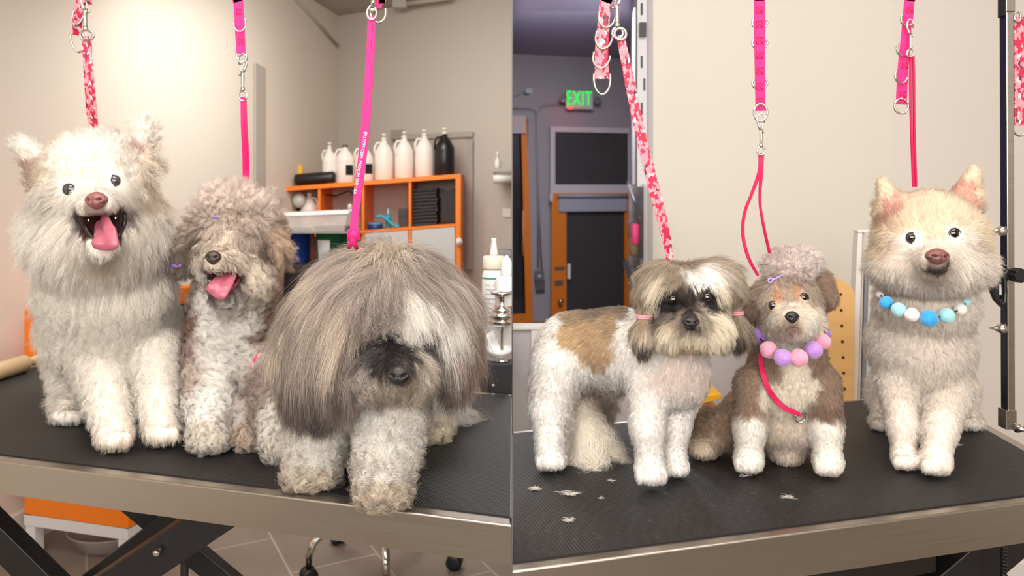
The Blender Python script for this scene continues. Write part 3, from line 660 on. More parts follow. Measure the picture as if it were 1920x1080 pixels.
def make_dog_D():
    root = empty('dog', at(1170, 880, 1.25), 'groomed white dog with tan back patch and small pigtails, standing sideways', 'dog'); root.location.z = TZ
    b = Body()
    b.c((1075, 652, 1.33, 66), (1160, 652, 1.29, 70), (1250, 680, 1.23, 64)).e(1058, 672, 1.30, 50, 64, 56)
    b.e(1265, 700, 1.22, 64, 66, 58).c((1268, 650, 1.21, 50), (1285, 605, 1.20, 50))
    b.e(1292, 560, 1.18, 72, 64, 66).e(1244, 538, 1.18, 42, 48, 54, 25).e(1340, 536, 1.18, 46, 48, 54, -25)
    b.c((1215, 560, 1.18, 28), (1208, 592, 1.165, 9), (1206, 625, 1.16, 19), (1206, 642, 1.16, 17), k=.008)
    b.c((1374, 550, 1.19, 26), (1378, 586, 1.175, 9), (1384, 618, 1.17, 19), (1382, 632, 1.17, 16), k=.008)
    b.e(1300, 625, 1.125, 62, 30, 48).e(1260, 622, 1.14, 28, 30, 34).e(1342, 620, 1.14, 30, 32, 34).c((1297, 602, 1.10, 24), (1295, 604, 1.075, 14))
    b.c((1215, 720, 1.21, 38), (1214, 800, 1.185, 29), (1218, 862, 1.175, 24)).paw(1221, 891, 1.163, 30, 19, 30)
    b.c((1282, 720, 1.25, 38), (1265, 800, 1.225, 25), (1263, 855, 1.212, 22)).paw(1268, 879, 1.205, 23, 14, 25)
    b.c((1045, 690, 1.28, 46), (1030, 770, 1.26, 31), (1030, 835, 1.24, 25)).paw(1032, 866, 1.234, 28, 15, 28)
    b.c((1105, 710, 1.40, 36), (1115, 740, 1.42, 24), (1095, 790, 1.44, 20)).e(1092, 803, 1.43, 22, 11, 24)
    b.c((1075, 690, 1.38, 18), (1085, 750, 1.34, 26), (1092, 810, 1.30, 27), k=.006)
    b.grid()
    W = (248, 243, 236); TN = (196, 166, 128); GB = (140, 122, 106); HG = (176, 160, 142); HL = (222, 208, 186); BK = (22, 18, 18); CR = (230, 218, 196); PK = (246, 230, 220); DK = (84, 72, 66); TL = (244, 234, 218)
    ctrl = [(1120, 585, 9, (-1, .1, .1), .25, .05, GB), (1170, 583, 9, (-1, .1, .1), .25, .05, GB), (1070, 600, 9, (-1, .4, .1), .25, .05, (170, 146, 118)), (1110, 625, 9, (-1, .6, .1), .25, .05, TN), (1120, 670, 9, (-.8, 1, .1), .25, .05, TN), (1070, 625, 9, (-1, .6, .1), .25, .05, TN), (1145, 610, 9, (-1, .4, .1), .25, .05, (176, 150, 118)), (1115, 650, 9, (-.8, 1, .1), .25, .05, TN),
            (1040, 610, 9, (-1, .6, .1), .35, .3, W), (1020, 660, 9, (-.6, 1, .1), .4, .4, W), (1060, 690, 9, (-.3, 1, .1), .4, .4, W), (1110, 705, 9, (0, 1, .1), .4, .4, W), (1160, 700, 10, (0, 1, .1), .4, .4, W), (1180, 620, 9, (-.8, .5, .1), .35, .3, W), (1195, 590, 9, (-1, .1, .1), .35, .3, W), (1190, 660, 9, (-.4, 1, .1), .35, .4, W), (1090, 735, 8, (0, 1, 0), .4, .4, (200, 180, 166)),
            (1250, 690, 10, (0, 1, .2), .35, .3, PK), (1300, 690, 12, (.1, 1, .2), .35, .3, PK), (1270, 660, 10, (0, 1, .2), .3, .2, PK), (1230, 670, 10, (-.2, 1, .2), .35, .3, W), (1320, 660, 12, (.2, 1, .1), .35, .3, W),
            (1288, 495, 22, (0, -.4, 1), .1, 0, HG), (1250, 490, 50, (-1, .3, .5), .05, 0, HG), (1215, 520, 34, (-.6, 1, .1), .04, 0, HG), (1245, 530, 50, (-.6, 1, .2), .05, 0, HL), (1205, 560, 22, (.05, 1, 0), .03, 0, (156, 136, 112)), (1228, 580, 20, (-.3, 1, 0), .05, 0, HL), (1265, 520, 30, (-.3, 1, .2), .1, .1, (150, 134, 116)), (1280, 540, 14, (-.2, -1, .2), .2, .1, (140, 124, 108)),
            (1330, 490, 50, (1, .3, .4), .05, 0, HG), (1365, 510, 36, (.6, 1, .1), .04, 0, HG), (1320, 515, 34, (.6, 1, .3), .08, 0, W), (1340, 540, 40, (.4, 1, .2), .06, 0, HL), (1375, 550, 24, (.05, 1, 0), .04, 0, (150, 132, 112)), (1356, 580, 22, (.3, 1, 0), .05, 0, HL), (1305, 530, 20, (.2, 1, .3), .15, 0, W),
            (1206, 593, 3, (0, 1, 0), .1, 0, HG), (1380, 587, 3, (0, 1, 0), .1, 0, HG), (1206, 608, 26, (-.1, 1, 0), .1, 0, (160, 140, 116)), (1215, 625, 24, (.1, 1, 0), .1, 0, HL), (1206, 645, 26, (0, 1, 0), .15, .1, DK), (1194, 622, 26, (-.3, 1, 0), .1, 0, HG), (1384, 603, 26, (.2, 1, 0), .1, 0, (150, 132, 116)), (1384, 630, 26, (.1, 1, 0), .15, .1, DK), (1398, 620, 30, (.5, 1, 0), .1, 0, (130, 116, 102)),
            (1262, 560, 9, (-.4, 1, .1), .25, 0, BK), (1326, 556, 9, (.3, 1, .1), .25, 0, BK), (1250, 575, 14, (-.3, 1, .1), .2, 0, BK), (1247, 560, 8, (-.5, 1, .1), .2, 0, BK), (1276, 562, 7, (.2, 1, .1), .2, 0, BK), (1262, 578, 9, (-.2, 1, .1), .2, 0, BK), (1312, 560, 7, (-.2, 1, .1), .2, 0, BK), (1340, 556, 8, (.5, 1, .1), .2, 0, BK), (1328, 574, 9, (.3, 1, .1), .2, 0, BK), (1262, 546, 8, (-.5, -.5, .1), .2, 0, (40, 34, 32)), (1326, 542, 8, (.5, -.5, .1), .2, 0, (40, 34, 32)), (1342, 565, 12, (.3, 1, .1), .2, 0, BK), (1295, 562, 8, (0, -1, .1), .25, 0, (52, 44, 42)), (1285, 580, 10, (-.5, -.6, .2), .25, .1, (60, 52, 48)), (1275, 545, 10, (-.2, -1, .2), .2, .1, (60, 52, 46)), (1310, 545, 10, (.2, -1, .2), .2, .1, (80, 70, 62)),
            (1312, 580, 12, (.5, -.6, .2), .25, .1, (150, 138, 126)), (1262, 595, 18, (-.6, .8, .2), .2, .1, (130, 116, 104)), (1244, 595, 20, (-.3, 1, .1), .15, 0, (100, 88, 78)), (1330, 595, 26, (.6, .8, .2), .15, 0, CR), (1350, 600, 26, (.4, 1, .1), .1, 0, CR), (1270, 612, 24, (-.5, 1, .2), .15, .1, (216, 200, 176)), (1250, 630, 26, (-.2, 1, .1), .12, .05, CR), (1345, 630, 26, (.2, 1, .1), .12, .05, CR), (1296, 632, 16, (0, 1, .2), .2, .3, CR), (1297, 648, 14, (0, 1, .2), .2, .2, (216, 198, 170)),
            (1296, 590, 7, (0, -1, .3), .3, 0, (60, 52, 48)), (1296, 615, 4, (0, 1, .2), .25, 0, (50, 42, 40)), (1280, 612, 14, (-.8, .8, .2), .25, .3, (180, 166, 150)), (1312, 612, 14, (.8, .8, .2), .25, .3, (200, 186, 168)),
            (1215, 780, 6, (0, 1, .05), .4, .5, W), (1218, 840, 6, (0, 1, .05), .4, .5, W), (1265, 790, 6, (0, 1, .05), .4, .4, W), (1221, 888, 4, (0, 1, .5), .35, .3, W), (1268, 877, 4, (0, 1, .5), .35, .3, W), (1030, 790, 6, (-.2, 1, .05), .4, .5, W), (1032, 864, 4, (0, 1, .4), .35, .3, W),
            (1085, 745, 90, (.05, 1, .1), .12, .5, TL), (1092, 790, 90, (.3, 1, .1), .2, .6, TL), (1110, 790, 90, (.6, 1, .05), .25, .6, TL), (1070, 790, 74, (-.1, 1, .1), .2, .5, TL), (1095, 830, 56, (.4, 1, .2), .3, .6, (250, 242, 230)),
            (1000, 700, 60, (-.5, 1, 0), .3, .15, (190, 176, 166), 1.36)]
    ex = [(1262, 562, 11), (1326, 558, 11), (1295, 604, 14)]
    grow(b, 'dog', root, ctrl, 150000, spacing=.0062, excl=ex, seed=8, nn=.16, fmat=FUR, smat=SKIN, clump=.6, noise=.09, grav=.2, hue=.06, lift_noise=.0025, K=10, width=.00015)
    face(b, root, [(1262, 562, 10), (1326, 558, 10)], (1295, 604, 17, 12), (30, 26, 26), M_eye, rings=False)
    lips(b, root, [(1280, 622), (1288, 619), (1295, 614), (1302, 618), (1310, 621)], .0016)
    for px, py in ((1209, 593), (1378, 586)):
        d = b.hit(px, py); c = at(px, py, d + 9 * d / F); r = 14.5 * d / F
        bd = empty('hair_band', c, 'pink elastic hair band on %s pigtail of the tan and white dog' % ('the left' if px < 1300 else 'the right'), 'hair band', 'pink pigtail bands')
        for k in range(2):
            MB().tube([c + Vector((math.cos(a) * r, math.sin(a) * r, (k - .5) * .003)) for a in [i * math.pi / 14 for i in range(28)]], .0015, 8, closed=True).build('elastic_loop', mat('pink_elastic', (236, 150, 160), .6), bd)
    return root

def make_dog_E():
    root = empty('dog', at(1478, 860, 1.25), 'small brown and cream dog with fluffy topknot, sitting in a purple and pink collar', 'dog'); root.location.z = TZ
    b = Body()
    b.e(1478, 572, 1.24, 60, 56, 58).e(1484, 608, 1.235, 60, 36, 50).e(1488, 605, 1.19, 38, 30, 38).c((1486, 600, 1.165, 20), (1485, 597, 1.15, 12))
    b.e(1486, 496, 1.26, 46, 24, 40).e(1480, 518, 1.255, 30, 16, 28)
    b.c((1428, 552, 1.26, 20), (1408, 582, 1.25, 17)).c((1535, 532, 1.27, 24), (1549, 560, 1.26, 18))
    b.c((1480, 620, 1.26, 56), (1478, 660, 1.27, 66)).e(1475, 715, 1.28, 74, 74, 72).e(1475, 785, 1.30, 84, 60, 80)
    b.c((1410, 720, 1.25, 32), (1406, 800, 1.23, 26), (1404, 852, 1.22, 22)).paw(1403, 870, 1.218, 26, 17, 27)
    b.c((1542, 720, 1.25, 32), (1548, 800, 1.225, 27), (1552, 855, 1.212, 23)).paw(1553, 875, 1.208, 26, 18, 27)
    b.c((1475, 830, 1.29, 28), (1475, 850, 1.27, 18)).e(1475, 852, 1.268, 26, 16, 28)
    b.c((1405, 780, 1.33, 52), (1350, 805, 1.32, 30), (1330, 832, 1.30, 20)).e(1318, 840, 1.29, 25, 15, 27).e(1324, 792, 1.43, 24, 24, 40)
    b.grid()
    BR = (164, 138, 118); BD = (138, 112, 94); HG = (180, 160, 142); CR = (252, 240, 222); W = (255, 247, 236); PM = (255, 236, 228); OR = (196, 150, 120)
    ctrl = [(1486, 475, 16, (0, -1, .1), .85, .2, PM), (1445, 495, 16, (-1, -.2, .1), .85, .2, PM), (1527, 495, 16, (1, -.2, .1), .85, .2, PM), (1486, 500, 16, (0, -.4, .8), .85, .2, PM), (1465, 485, 16, (-.4, -.4, .6), .85, .2, PM), (1508, 485, 16, (.4, -.4, .6), .85, .2, PM), (1486, 522, 14, (0, .6, .8), .6, .3, (196, 176, 166)),
            (1480, 540, 10, (0, -1, .2), .4, .2, HG), (1430, 545, 12, (-1, .3, .1), .35, .2, HG), (1405, 570, 15, (-.4, 1, .1), .3, .2, BD), (1415, 590, 13, (0, 1, .1), .3, .2, BD), (1440, 580, 10, (-.4, 1, .2), .3, .1, HG), (1435, 555, 12, (-.3, 1, .2), .3, .1, (204, 186, 168)),
            (1530, 520, 13, (.6, -.3, .1), .35, .2, BR), (1552, 545, 15, (.6, .8, .1), .3, .2, BR), (1545, 570, 12, (0, 1, .1), .3, .2, BD), (1520, 550, 11, (.5, .8, .2), .3, .1, HG),
            (1462, 560, 6, (-.2, -1, .1), .35, 0, OR), (1492, 550, 6, (.2, -1, .1), .35, 0, OR), (1478, 560, 7, (0, -1, .1), .35, 0, HG), (1437, 612, 10, (-.8, 1, .1), .35, .2, (214, 198, 180)), (1447, 600, 9, (-.8, .8, .1), .35, .2, CR), (1470, 590, 7, (-.5, .2, .2), .35, .2, CR), (1503, 586, 7, (.5, .2, .2), .35, .2, CR), (1488, 648, 10, (0, 1, .2), .35, .2, W), (1522, 612, 11, (.8, 1, .1), .35, .2, W), (1452, 628, 11, (-.5, 1, .1), .35, .2, W), (1455, 600, 12, (-.8, .6, .2), .35, .3, CR), (1480, 578, 8, (0, -1, .3), .4, .2, CR), (1525, 590, 12, (.9, .5, .1), .35, .3, CR), (1510, 600, 10, (.8, .6, .2), .35, .4, CR), (1465, 615, 10, (-.6, 1, .2), .35, .4, (218, 200, 180)), (1500, 618, 10, (.5, 1, .2), .35, .4, CR), (1488, 632, 11, (0, 1, .3), .4, .3, CR), (1488, 618, 5, (0, 1, .2), .3, .1, (190, 160, 146)),
            (1425, 680, 9, (-.3, 1, .1), .4, .3, BR), (1400, 730, 9, (-.3, 1, .1), .4, .3, BR), (1445, 690, 9, (0, 1, .1), .4, .3, BR), (1535, 690, 9, (.3, 1, .1), .4, .3, BR), (1555, 740, 9, (.3, 1, .1), .4, .3, BR), (1553, 775, 9, (.2, 1, .1), .4, .3, BD), (1402, 770, 8, (0, 1, .1), .4, .3, BR),
            (1485, 690, 9, (0, 1, .2), .4, .4, CR), (1480, 740, 10, (0, 1, .2), .4, .4, CR), (1515, 720, 9, (.1, 1, .2), .4, .4, CR), (1470, 800, 9, (0, 1, .2), .4, .4, (226, 210, 192)), (1440, 740, 9, (0, 1, .2), .4, .4, CR),
            (1405, 800, 7, (0, 1, .05), .45, .3, W), (1403, 868, 4, (0, 1, .5), .35, .3, W), (1550, 805, 7, (0, 1, .05), .45, .3, W), (1553, 872, 4, (0, 1, .5), .35, .3, W), (1475, 850, 7, (0, 1, .4), .45, .4, (214, 196, 180)),
            (1370, 770, 9, (-.5, 1, .1), .4, .3, BR), (1350, 800, 9, (-.5, 1, .1), .4, .3, BR), (1318, 838, 8, (-.3, 1, .3), .45, .4, (224, 206, 186)), (1340, 830, 8, (-.3, 1, .3), .45, .4, (190, 168, 148)), (1322, 785, 18, (-.5, -.5, .1), .5, .5, (150, 124, 100)), (1320, 805, 18, (-.6, .6, .1), .5, .5, (160, 136, 112))]
    ex = [(1450, 573, 9), (1506, 558, 9), (1485, 596, 12)]
    grow(b, 'dog', root, ctrl, 110000, spacing=.0058, excl=ex, seed=9, nn=.16, fmat=FUR, smat=SKIN, clump=.45, noise=.14, grav=.12, hue=.05, lift_noise=.002, width=.00014)
    face(b, root, [(1450, 573, 9.5), (1506, 558, 9.5)], (1485, 595, 13.5, 12), (40, 32, 30), M_eye)
    lips(b, root, [(1472, 622), (1480, 615), (1488, 612), (1496, 614), (1504, 618)], .002, (52, 34, 32))
    return root, b
make_dog_A(); _, BODY_B = make_dog_B(); make_dog_C(); make_dog_D(); _, BODY_E = make_dog_E(); make_dog_F()
def quadbox(mb, x0, y0, x1, y1, d, th=.02, d1=None, bevel=0.0, mi=0, slope=0.0):
    """panel whose front spans the given rectangle at depth d (left) .. d1 (right), th thick backwards"""
    d1 = d if d1 is None else d1
    zt = at(x0, y0, d).z; zb = at(x0, y1, d).z; a = at(x0, y0, d); c = at(x1, y0, d1)
    s = slope
    pts = [(a.x, a.y, zb), (c.x, c.y, zb + s), (c.x, c.y + th, zb + s), (a.x, a.y + th, zb), (a.x, a.y, zt), (c.x, c.y, zt + s), (c.x, c.y + th, zt + s), (a.x, a.y + th, zt)]
    return mb.hexa(pts, bevel, mi)
def sobj(name, mb, m, **k):
    o = mb.build(name, m, **k)
    if not k.get('parent'): o['kind'] = 'structure'
    return o
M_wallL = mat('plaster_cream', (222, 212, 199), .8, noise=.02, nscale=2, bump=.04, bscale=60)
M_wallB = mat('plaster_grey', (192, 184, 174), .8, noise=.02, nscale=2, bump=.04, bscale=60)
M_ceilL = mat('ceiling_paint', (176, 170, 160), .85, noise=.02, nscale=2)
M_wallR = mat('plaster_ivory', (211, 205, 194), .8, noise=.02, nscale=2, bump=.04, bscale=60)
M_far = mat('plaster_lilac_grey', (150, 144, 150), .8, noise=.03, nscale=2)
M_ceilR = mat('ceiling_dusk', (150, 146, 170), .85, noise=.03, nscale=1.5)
M_white = mat('white_paint', (226, 222, 216), .5, noise=.02, nscale=5)
M_orange = mat('orange_laminate', (245, 128, 18), .45, noise=.03, nscale=8)
M_orangeD = mat('orange_door_paint', (206, 112, 22), .5, noise=.05, nscale=8)
M_steel = None
def steel():
    nt = NT('brushed_steel'); b = bsdf(nt, rgb((178, 170, 160)), .3, 1.0)
    tc = nt.n('ShaderNodeTexCoord'); mp = nt.n('ShaderNodeMapping'); mp.inputs['Scale'].default_value = (2, 2, 260); nt.l(tc.outputs['Object'], mp.inputs[0])
    nz = nt.n('ShaderNodeTexNoise', Scale=3.0, Detail=5.0); nt.l(mp.outputs[0], nz.inputs['Vector'])
    mr = nt.n('ShaderNodeMapRange'); mr.inputs[3].default_value = .22; mr.inputs[4].default_value = .42; nt.l(nz.outputs[0], mr.inputs[0]); nt.l(mr.outputs[0], b.inputs['Roughness'])
    bp = nt.n('ShaderNodeBump', Strength=.12, Distance=.0004); nt.l(nz.outputs[0], bp.inputs['Height']); nt.l(bp.outputs[0], b.inputs['Normal'])
    return nt.m
M_steel = steel()
M_chrome = mat('chrome', (225, 222, 216), .1, 1.0)
M_nickel = mat('nickel', (205, 200, 190), .2, 1.0)
M_black = mat('black_powder_coat', (24, 22, 22), .45, noise=.1, nscale=40)
M_blackp = mat('black_plastic', (22, 22, 24), .35)
def floor_mat():
    nt = NT('floor_tile'); b = bsdf(nt, rough=.42)
    tc = nt.n('ShaderNodeTexCoord'); mp = nt.n('ShaderNodeMapping'); mp.inputs['Rotation'].default_value = (0, 0, math.radians(62)); nt.l(tc.outputs['Object'], mp.inputs[0])
    br = nt.n('ShaderNodeTexBrick'); br.inputs['Scale'].default_value = 1.0; br.inputs['Brick Width'].default_value = .6; br.inputs['Row Height'].default_value = .3; br.inputs['Mortar Size'].default_value = .004; br.inputs['Mortar Smooth'].default_value = .2
    br.inputs['Color1'].default_value = rgb((142, 128, 116)); br.inputs['Color2'].default_value = rgb((152, 138, 126)); br.inputs['Mortar'].default_value = rgb((182, 170, 158))
    nt.l(mp.outputs[0], br.inputs['Vector'])
    nz = nt.n('ShaderNodeTexNoise', Scale=6.0, Detail=6.0); nt.l(tc.outputs['Object'], nz.inputs['Vector'])
    mx = nt.n('ShaderNodeMix', _data_type='RGBA', _blend_type='MULTIPLY'); mx.inputs[0].default_value = .35; nt.l(br.outputs['Color'], mx.inputs[6]); nt.l(nz.outputs[0], mx.inputs[7])
    nt.l(mx.outputs[2], b.inputs['Base Color']); return nt.m
def mat_rubber(name, ang):
    nt = NT(name); b = bsdf(nt, rgb((27, 26, 28)), .5)
    tc = nt.n('ShaderNodeTexCoord'); mp = nt.n('ShaderNodeMapping'); mp.inputs['Rotation'].default_value = (0, 0, ang); nt.l(tc.outputs['Object'], mp.inputs[0])
    sp = nt.n('ShaderNodeSeparateXYZ'); nt.l(mp.outputs[0], sp.inputs[0])
    def ridge(sock, f):
        m = nt.n('ShaderNodeMath', _operation='MULTIPLY'); m.inputs[1].default_value = f; nt.l(sock, m.inputs[0])
        s = nt.n('ShaderNodeMath', _operation='SINE'); nt.l(m.outputs[0], s.inputs[0]); return s.outputs[0]
    a = ridge(sp.outputs[0], 6.283 / .0046); c = ridge(sp.outputs[1], 6.283 / .0050)
    mm = nt.n('ShaderNodeMath', _operation='MULTIPLY_ADD'); nt.l(c, mm.inputs[0]); mm.inputs[1].default_value = .45; nt.l(a, mm.inputs[2])
    bp = nt.n('ShaderNodeBump', Strength=.38, Distance=.0010); nt.l(mm.outputs[0], bp.inputs['Height']); nt.l(bp.outputs[0], b.inputs['Normal'])
    nz = nt.n('ShaderNodeTexNoise', Scale=14.0, Detail=4.0); nt.l(tc.outputs['Object'], nz.inputs['Vector'])
    mx = nt.n('ShaderNodeMix', _data_type='RGBA'); mx.inputs[6].default_value = rgb((16, 15, 17)); mx.inputs[7].default_value = rgb((32, 30, 32)); nt.l(nz.outputs[0], mx.inputs[0]); nt.l(mx.outputs[2], b.inputs['Base Color'])
    return nt.m

# ---- shell ---------------------------------------------------------------
FLOOR = floor_mat()
sobj('floor', MB().box((-5, -2.6, -.05), (5, 9, 0)), FLOOR)
# left room
cornerL = at(635, 30, 6.2); p960 = at(960, 0, 5.35)
ZC = cornerL.z
def wallseg(name, a, b, z0, z1, m, th=.05, side=1):
    a = Vector(a); b = Vector(b); t = (b - a).normalized(); n = Vector((-t.y, t.x, 0)) * th * side
    return sobj(name, MB().hexa([(a.x, a.y, z0), (b.x, b.y, z0), (b.x + n.x, b.y + n.y, z0), (a.x + n.x, a.y + n.y, z0), (a.x, a.y, z1), (b.x, b.y, z1), (b.x + n.x, b.y + n.y, z1), (a.x + n.x, a.y + n.y, z1)]), m)
wallseg('wall_left', (-2.42, -2.5, 0), (cornerL.x, cornerL.y, 0), 0, ZC, M_wallL)
bx = -.006; by = cornerL.y + (bx - cornerL.x) * (5.35 - 6.2) / (0 - cornerL.x)
sobj('wall_back', MB().hexa([(cornerL.x, cornerL.y, 0), (-.0015, by, 0), (-.0015, by + .06, 0), (cornerL.x, cornerL.y + .06, 0), (cornerL.x, cornerL.y, ZC), (-.0015, by, ZC), (-.0015, by + .06, ZC), (cornerL.x, cornerL.y + .06, ZC)]), M_wallB)
sobj('ceiling', MB().box((-2.9, -2.55, ZC), (-.006, 6.3, ZC + .05)), M_ceilL)
# partition between the two rooms, ending behind the tables
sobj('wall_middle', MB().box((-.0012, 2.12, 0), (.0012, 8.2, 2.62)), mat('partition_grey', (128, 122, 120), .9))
# right room
sobj('ceiling.001', MB().box((.006, 2.35, 2.55), (3.2, 8.6, 2.6)), M_ceilR)
farL = at(960, 100, 7.6); farR = at(1230, 114, 8.05)
sobj('wall_far', MB().hexa([(.004, 7.6, 0), (farR.x + .6, 8.05 + .12, 0), (farR.x + .6, 8.3, 0), (.004, 7.8, 0), (.004, 7.6, 2.56), (farR.x + .6, 8.17, 2.56), (farR.x + .6, 8.4, 2.56), (.004, 7.8, 2.56)]), M_far)
NEAR = 2.42
xe = at(1224, 0, NEAR).x; xc = at(1672, 0, NEAR).x
sobj('wall_right', MB().box((xe, NEAR, 0), (xc, NEAR + .08, 2.9)), M_wallR)
sobj('wall_side', MB().hexa([(xc, NEAR, 0), (2.9, 2.75, 0), (2.9, 2.9, 0), (xc, NEAR + .08, 0), (xc, NEAR, 2.9), (2.9, 2.75, 2.9), (2.9, 2.9, 2.9), (xc, NEAR + .08, 2.9)]), mat('plaster_rose', (216, 208, 200), .8, noise=.02, nscale=2))
XF = 1.19
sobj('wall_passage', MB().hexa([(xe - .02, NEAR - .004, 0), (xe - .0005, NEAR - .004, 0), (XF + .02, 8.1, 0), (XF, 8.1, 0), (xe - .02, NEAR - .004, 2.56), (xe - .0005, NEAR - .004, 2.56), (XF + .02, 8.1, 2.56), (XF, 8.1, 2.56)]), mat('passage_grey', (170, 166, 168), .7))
wallseg('wall_outer', (2.9, 2.8, 0), (2.95, -2.5, 0), 0, 2.9, M_wallR)
sobj('wall_front', MB().box((-2.5, -2.6, 0), (3, -2.5, 2.9)), mat('plaster_brown_grey', (112, 98, 86), .8))
sobj('reflection_panel_1', MB().box((1.5, -2.49, 0), (2.3, -2.46, 2.05), .004), M_orangeD); sobj('reflection_panel_2', MB().box((-.9, -2.49, 0), (-.3, -2.46, 2.05), .004), M_white)  # unseen orange and white panels, added for the steel skirts to reflect
sobj('ceiling.002', MB().box((-.006, -2.55, 2.9), (3.0, 2.9, 2.95)), M_wallR)
# skirting
sobj('baseboard_right', MB().hexa([(xc, NEAR - .014, 0), (2.88, 2.73, 0), (2.88, 2.748, 0), (xc, NEAR, 0), (xc, NEAR - .014, .12), (2.88, 2.73, .12), (2.88, 2.75, .12), (xc, NEAR, .12)], .004), M_white)
t = Vector((cornerL.x + 2.42, cornerL.y + 2.5, 0)).normalized()
q0 = Vector((-2.42, -2.5, 0)) + t * 3; nrm = Vector((t.y, -t.x, 0)) * .015; q1 = Vector((cornerL.x, cornerL.y, 0)) - t * .05
sobj('baseboard_left', MB().hexa([q0, q0 + nrm, q1 + nrm, q1, q0 + Vector((0, 0, .13)), q0 + nrm + Vector((0, 0, .13)), q1 + nrm + Vector((0, 0, .13)), q1 + Vector((0, 0, .13))]), M_white)

# ---- grooming tables -------------------------------------------------------
def table(name, label, fl, fr, br_, bl, th, rim, rimb, matl, ang):
    """corners on the table plane: front left/right, back right/left"""
    root = empty(name, ((fl + fr + br_ + bl) / 4), label, 'grooming table', 'grooming tables'); root.location.z = 0
    c = [Vector(p) for p in (fl, fr, br_, bl)]
    def inset(r):
        out = []
        for i in range(4):
            p, a, b = c[i], c[i - 1], c[(i + 1) % 4]
            ra = r[i - 1]; rb = r[i]   # r[i]: inset of the edge i -> i+1
            ea = (p - a).normalized(); eb = (b - p).normalized()
            na = Vector((-ea.y, ea.x, 0)); nb = Vector((-eb.y, eb.x, 0))
            # intersection of two shifted lines
            A0 = a + na * ra; B0 = p + nb * rb
            den = ea.x * eb.y - ea.y * eb.x; w = B0 - A0
            tt = (w.x * eb.y - w.y * eb.x) / den; out.append(A0 + ea * tt)
        return out
    inn = inset([rim, rimb[0], rimb[1], rimb[2]])
    up = lambda v, z: Vector((v.x, v.y, z))
    # steel frame: top lip and skirt as one welded piece
    bm = bmesh.new(); Z = TZ - .002
    oT = [bm.verts.new(up(p, Z)) for p in c]; iT = [bm.verts.new(up(p, Z)) for p in inn]; oB = [bm.verts.new(up(p, Z - th)) for p in c]
    iB = [bm.verts.new(up(p, Z - .006)) for p in inn]
    for i in range(4):
        j = (i + 1) % 4
        bm.faces.new((oT[i], oT[j], iT[j], iT[i])); bm.faces.new((oB[i], oB[j], oT[j], oT[i])); bm.faces.new((iT[i], iT[j], iB[j], iB[i]))
    bm.faces.new(list(reversed(oB)))
    es = [e for e in bm.edges if (e.verts[0] in oT and e.verts[1] in oT)]
    bmesh.ops.bevel(bm, geom=es, offset=.0022, segments=3, affect='EDGES', profile=.5)
    me = bpy.data.meshes.new('frame'); bmesh.ops.recalc_face_normals(bm, faces=bm.faces); bm.to_mesh(me); bm.free(); me.materials.append(M_steel)
    link(bpy.data.objects.new('frame', me), root)
    e = [lerp(p, (inn[0] + inn[2]) / 2, .002) for p in inn]
    MB().hexa([up(p, Z - .005) for p in e] + [up(p, TZ) for p in e], 0).build('rubber_mat', mat_rubber('rubber_' + name + str(ang), ang), root)
    mo = root.children[-1].data; mo.materials.append(mat('rubber_edge', (18, 17, 18), .6))
    for f in mo.polygons:
        if abs(f.normal.z) < .5: f.material_index = 1
    return root, c
nL = Vector((.284, .959, 0))
Cc = on_z(100, 672, TZ); uL = Vector((.959, -.284, 0)); A_ = on_z(0, 862, TZ); dep = (Cc - A_).dot(nL)
flL = Cc - nL * dep; frL = on_z(959, 982, TZ); frL.x = -.0008
blx = Cc + uL * ((-.0008 - Cc.x) / uL.x)
TL, _ = table('grooming_table', 'steel-edged grooming table under the three ungroomed dogs', flL, frL, blx, Cc, .052, .022, (.0, .02, .03), None, .29)
frR = on_z(1920, 940, TZ); flR = on_z(960, 1068, TZ); flR.x = .0008; uR = (frR - flR).normalized()
cR = Vector((.893, 1.712, TZ)); frR2 = frR + uR * .0
blR = on_z(960.8, 807, TZ); blR.x = .0008
eR = Vector((.862, 1.0, TZ)); 
frR2 = Vector((.862, flR.y + (.862 - flR.x) * uR.y / uR.x, TZ))
TR, _ = table('grooming_table', 'steel-edged grooming table with a ribbed black mat under the three groomed dogs', flR, frR2, cR, blR, .056, .018, (.022, .016, .0), None, -.29)
def beam(mb, a, b, w, h, side=None, mi=0):
    a, b = Vector(a), Vector(b); t = (b - a).normalized(); s = Vector(side) if side else Vector((0, 1, 0)); s = (s - t * s.dot(t)).normalized(); n = t.cross(s)
    c = []
    for p in (a, b):
        c += [p - n * w / 2 - s * h / 2, p + n * w / 2 - s * h / 2, p + n * w / 2 + s * h / 2, p - n * w / 2 + s * h / 2]
    return mb.hexa([c[0], c[1], c[2], c[3], c[4], c[5], c[6], c[7]], .002, mi)
def pxbeam(name, p, q, w, h, root, m=None):
    mb = MB(); beam(mb, at(*p), at(*q), w, h); return mb.build(name, m or M_black, root)
# scissor legs under the left table
pxbeam('leg', (-210, 790, 1.62), (240, 1250, 1.62), .052, .04, TL); pxbeam('leg', (-150, 850, 1.50), (165, 1162, 1.50), .044, .04, TL)
pxbeam('leg', (460, 930, 1.42), (60, 1200, 1.42), .062, .05, TL); pxbeam('leg', (350, 955, 1.66), (60, 1175, 1.66), .045, .03, TL)
pxbeam('leg', (235, 930, 1.72), (560, 1200, 1.72), .045, .03, TL)
o = MB(); o.lathe(at(294, 1036, 1.38), [(.006, -.01), (.006, .004), (.003, .006)], (0, -1, 0), 12); o.build('bolt', M_chrome, TL)
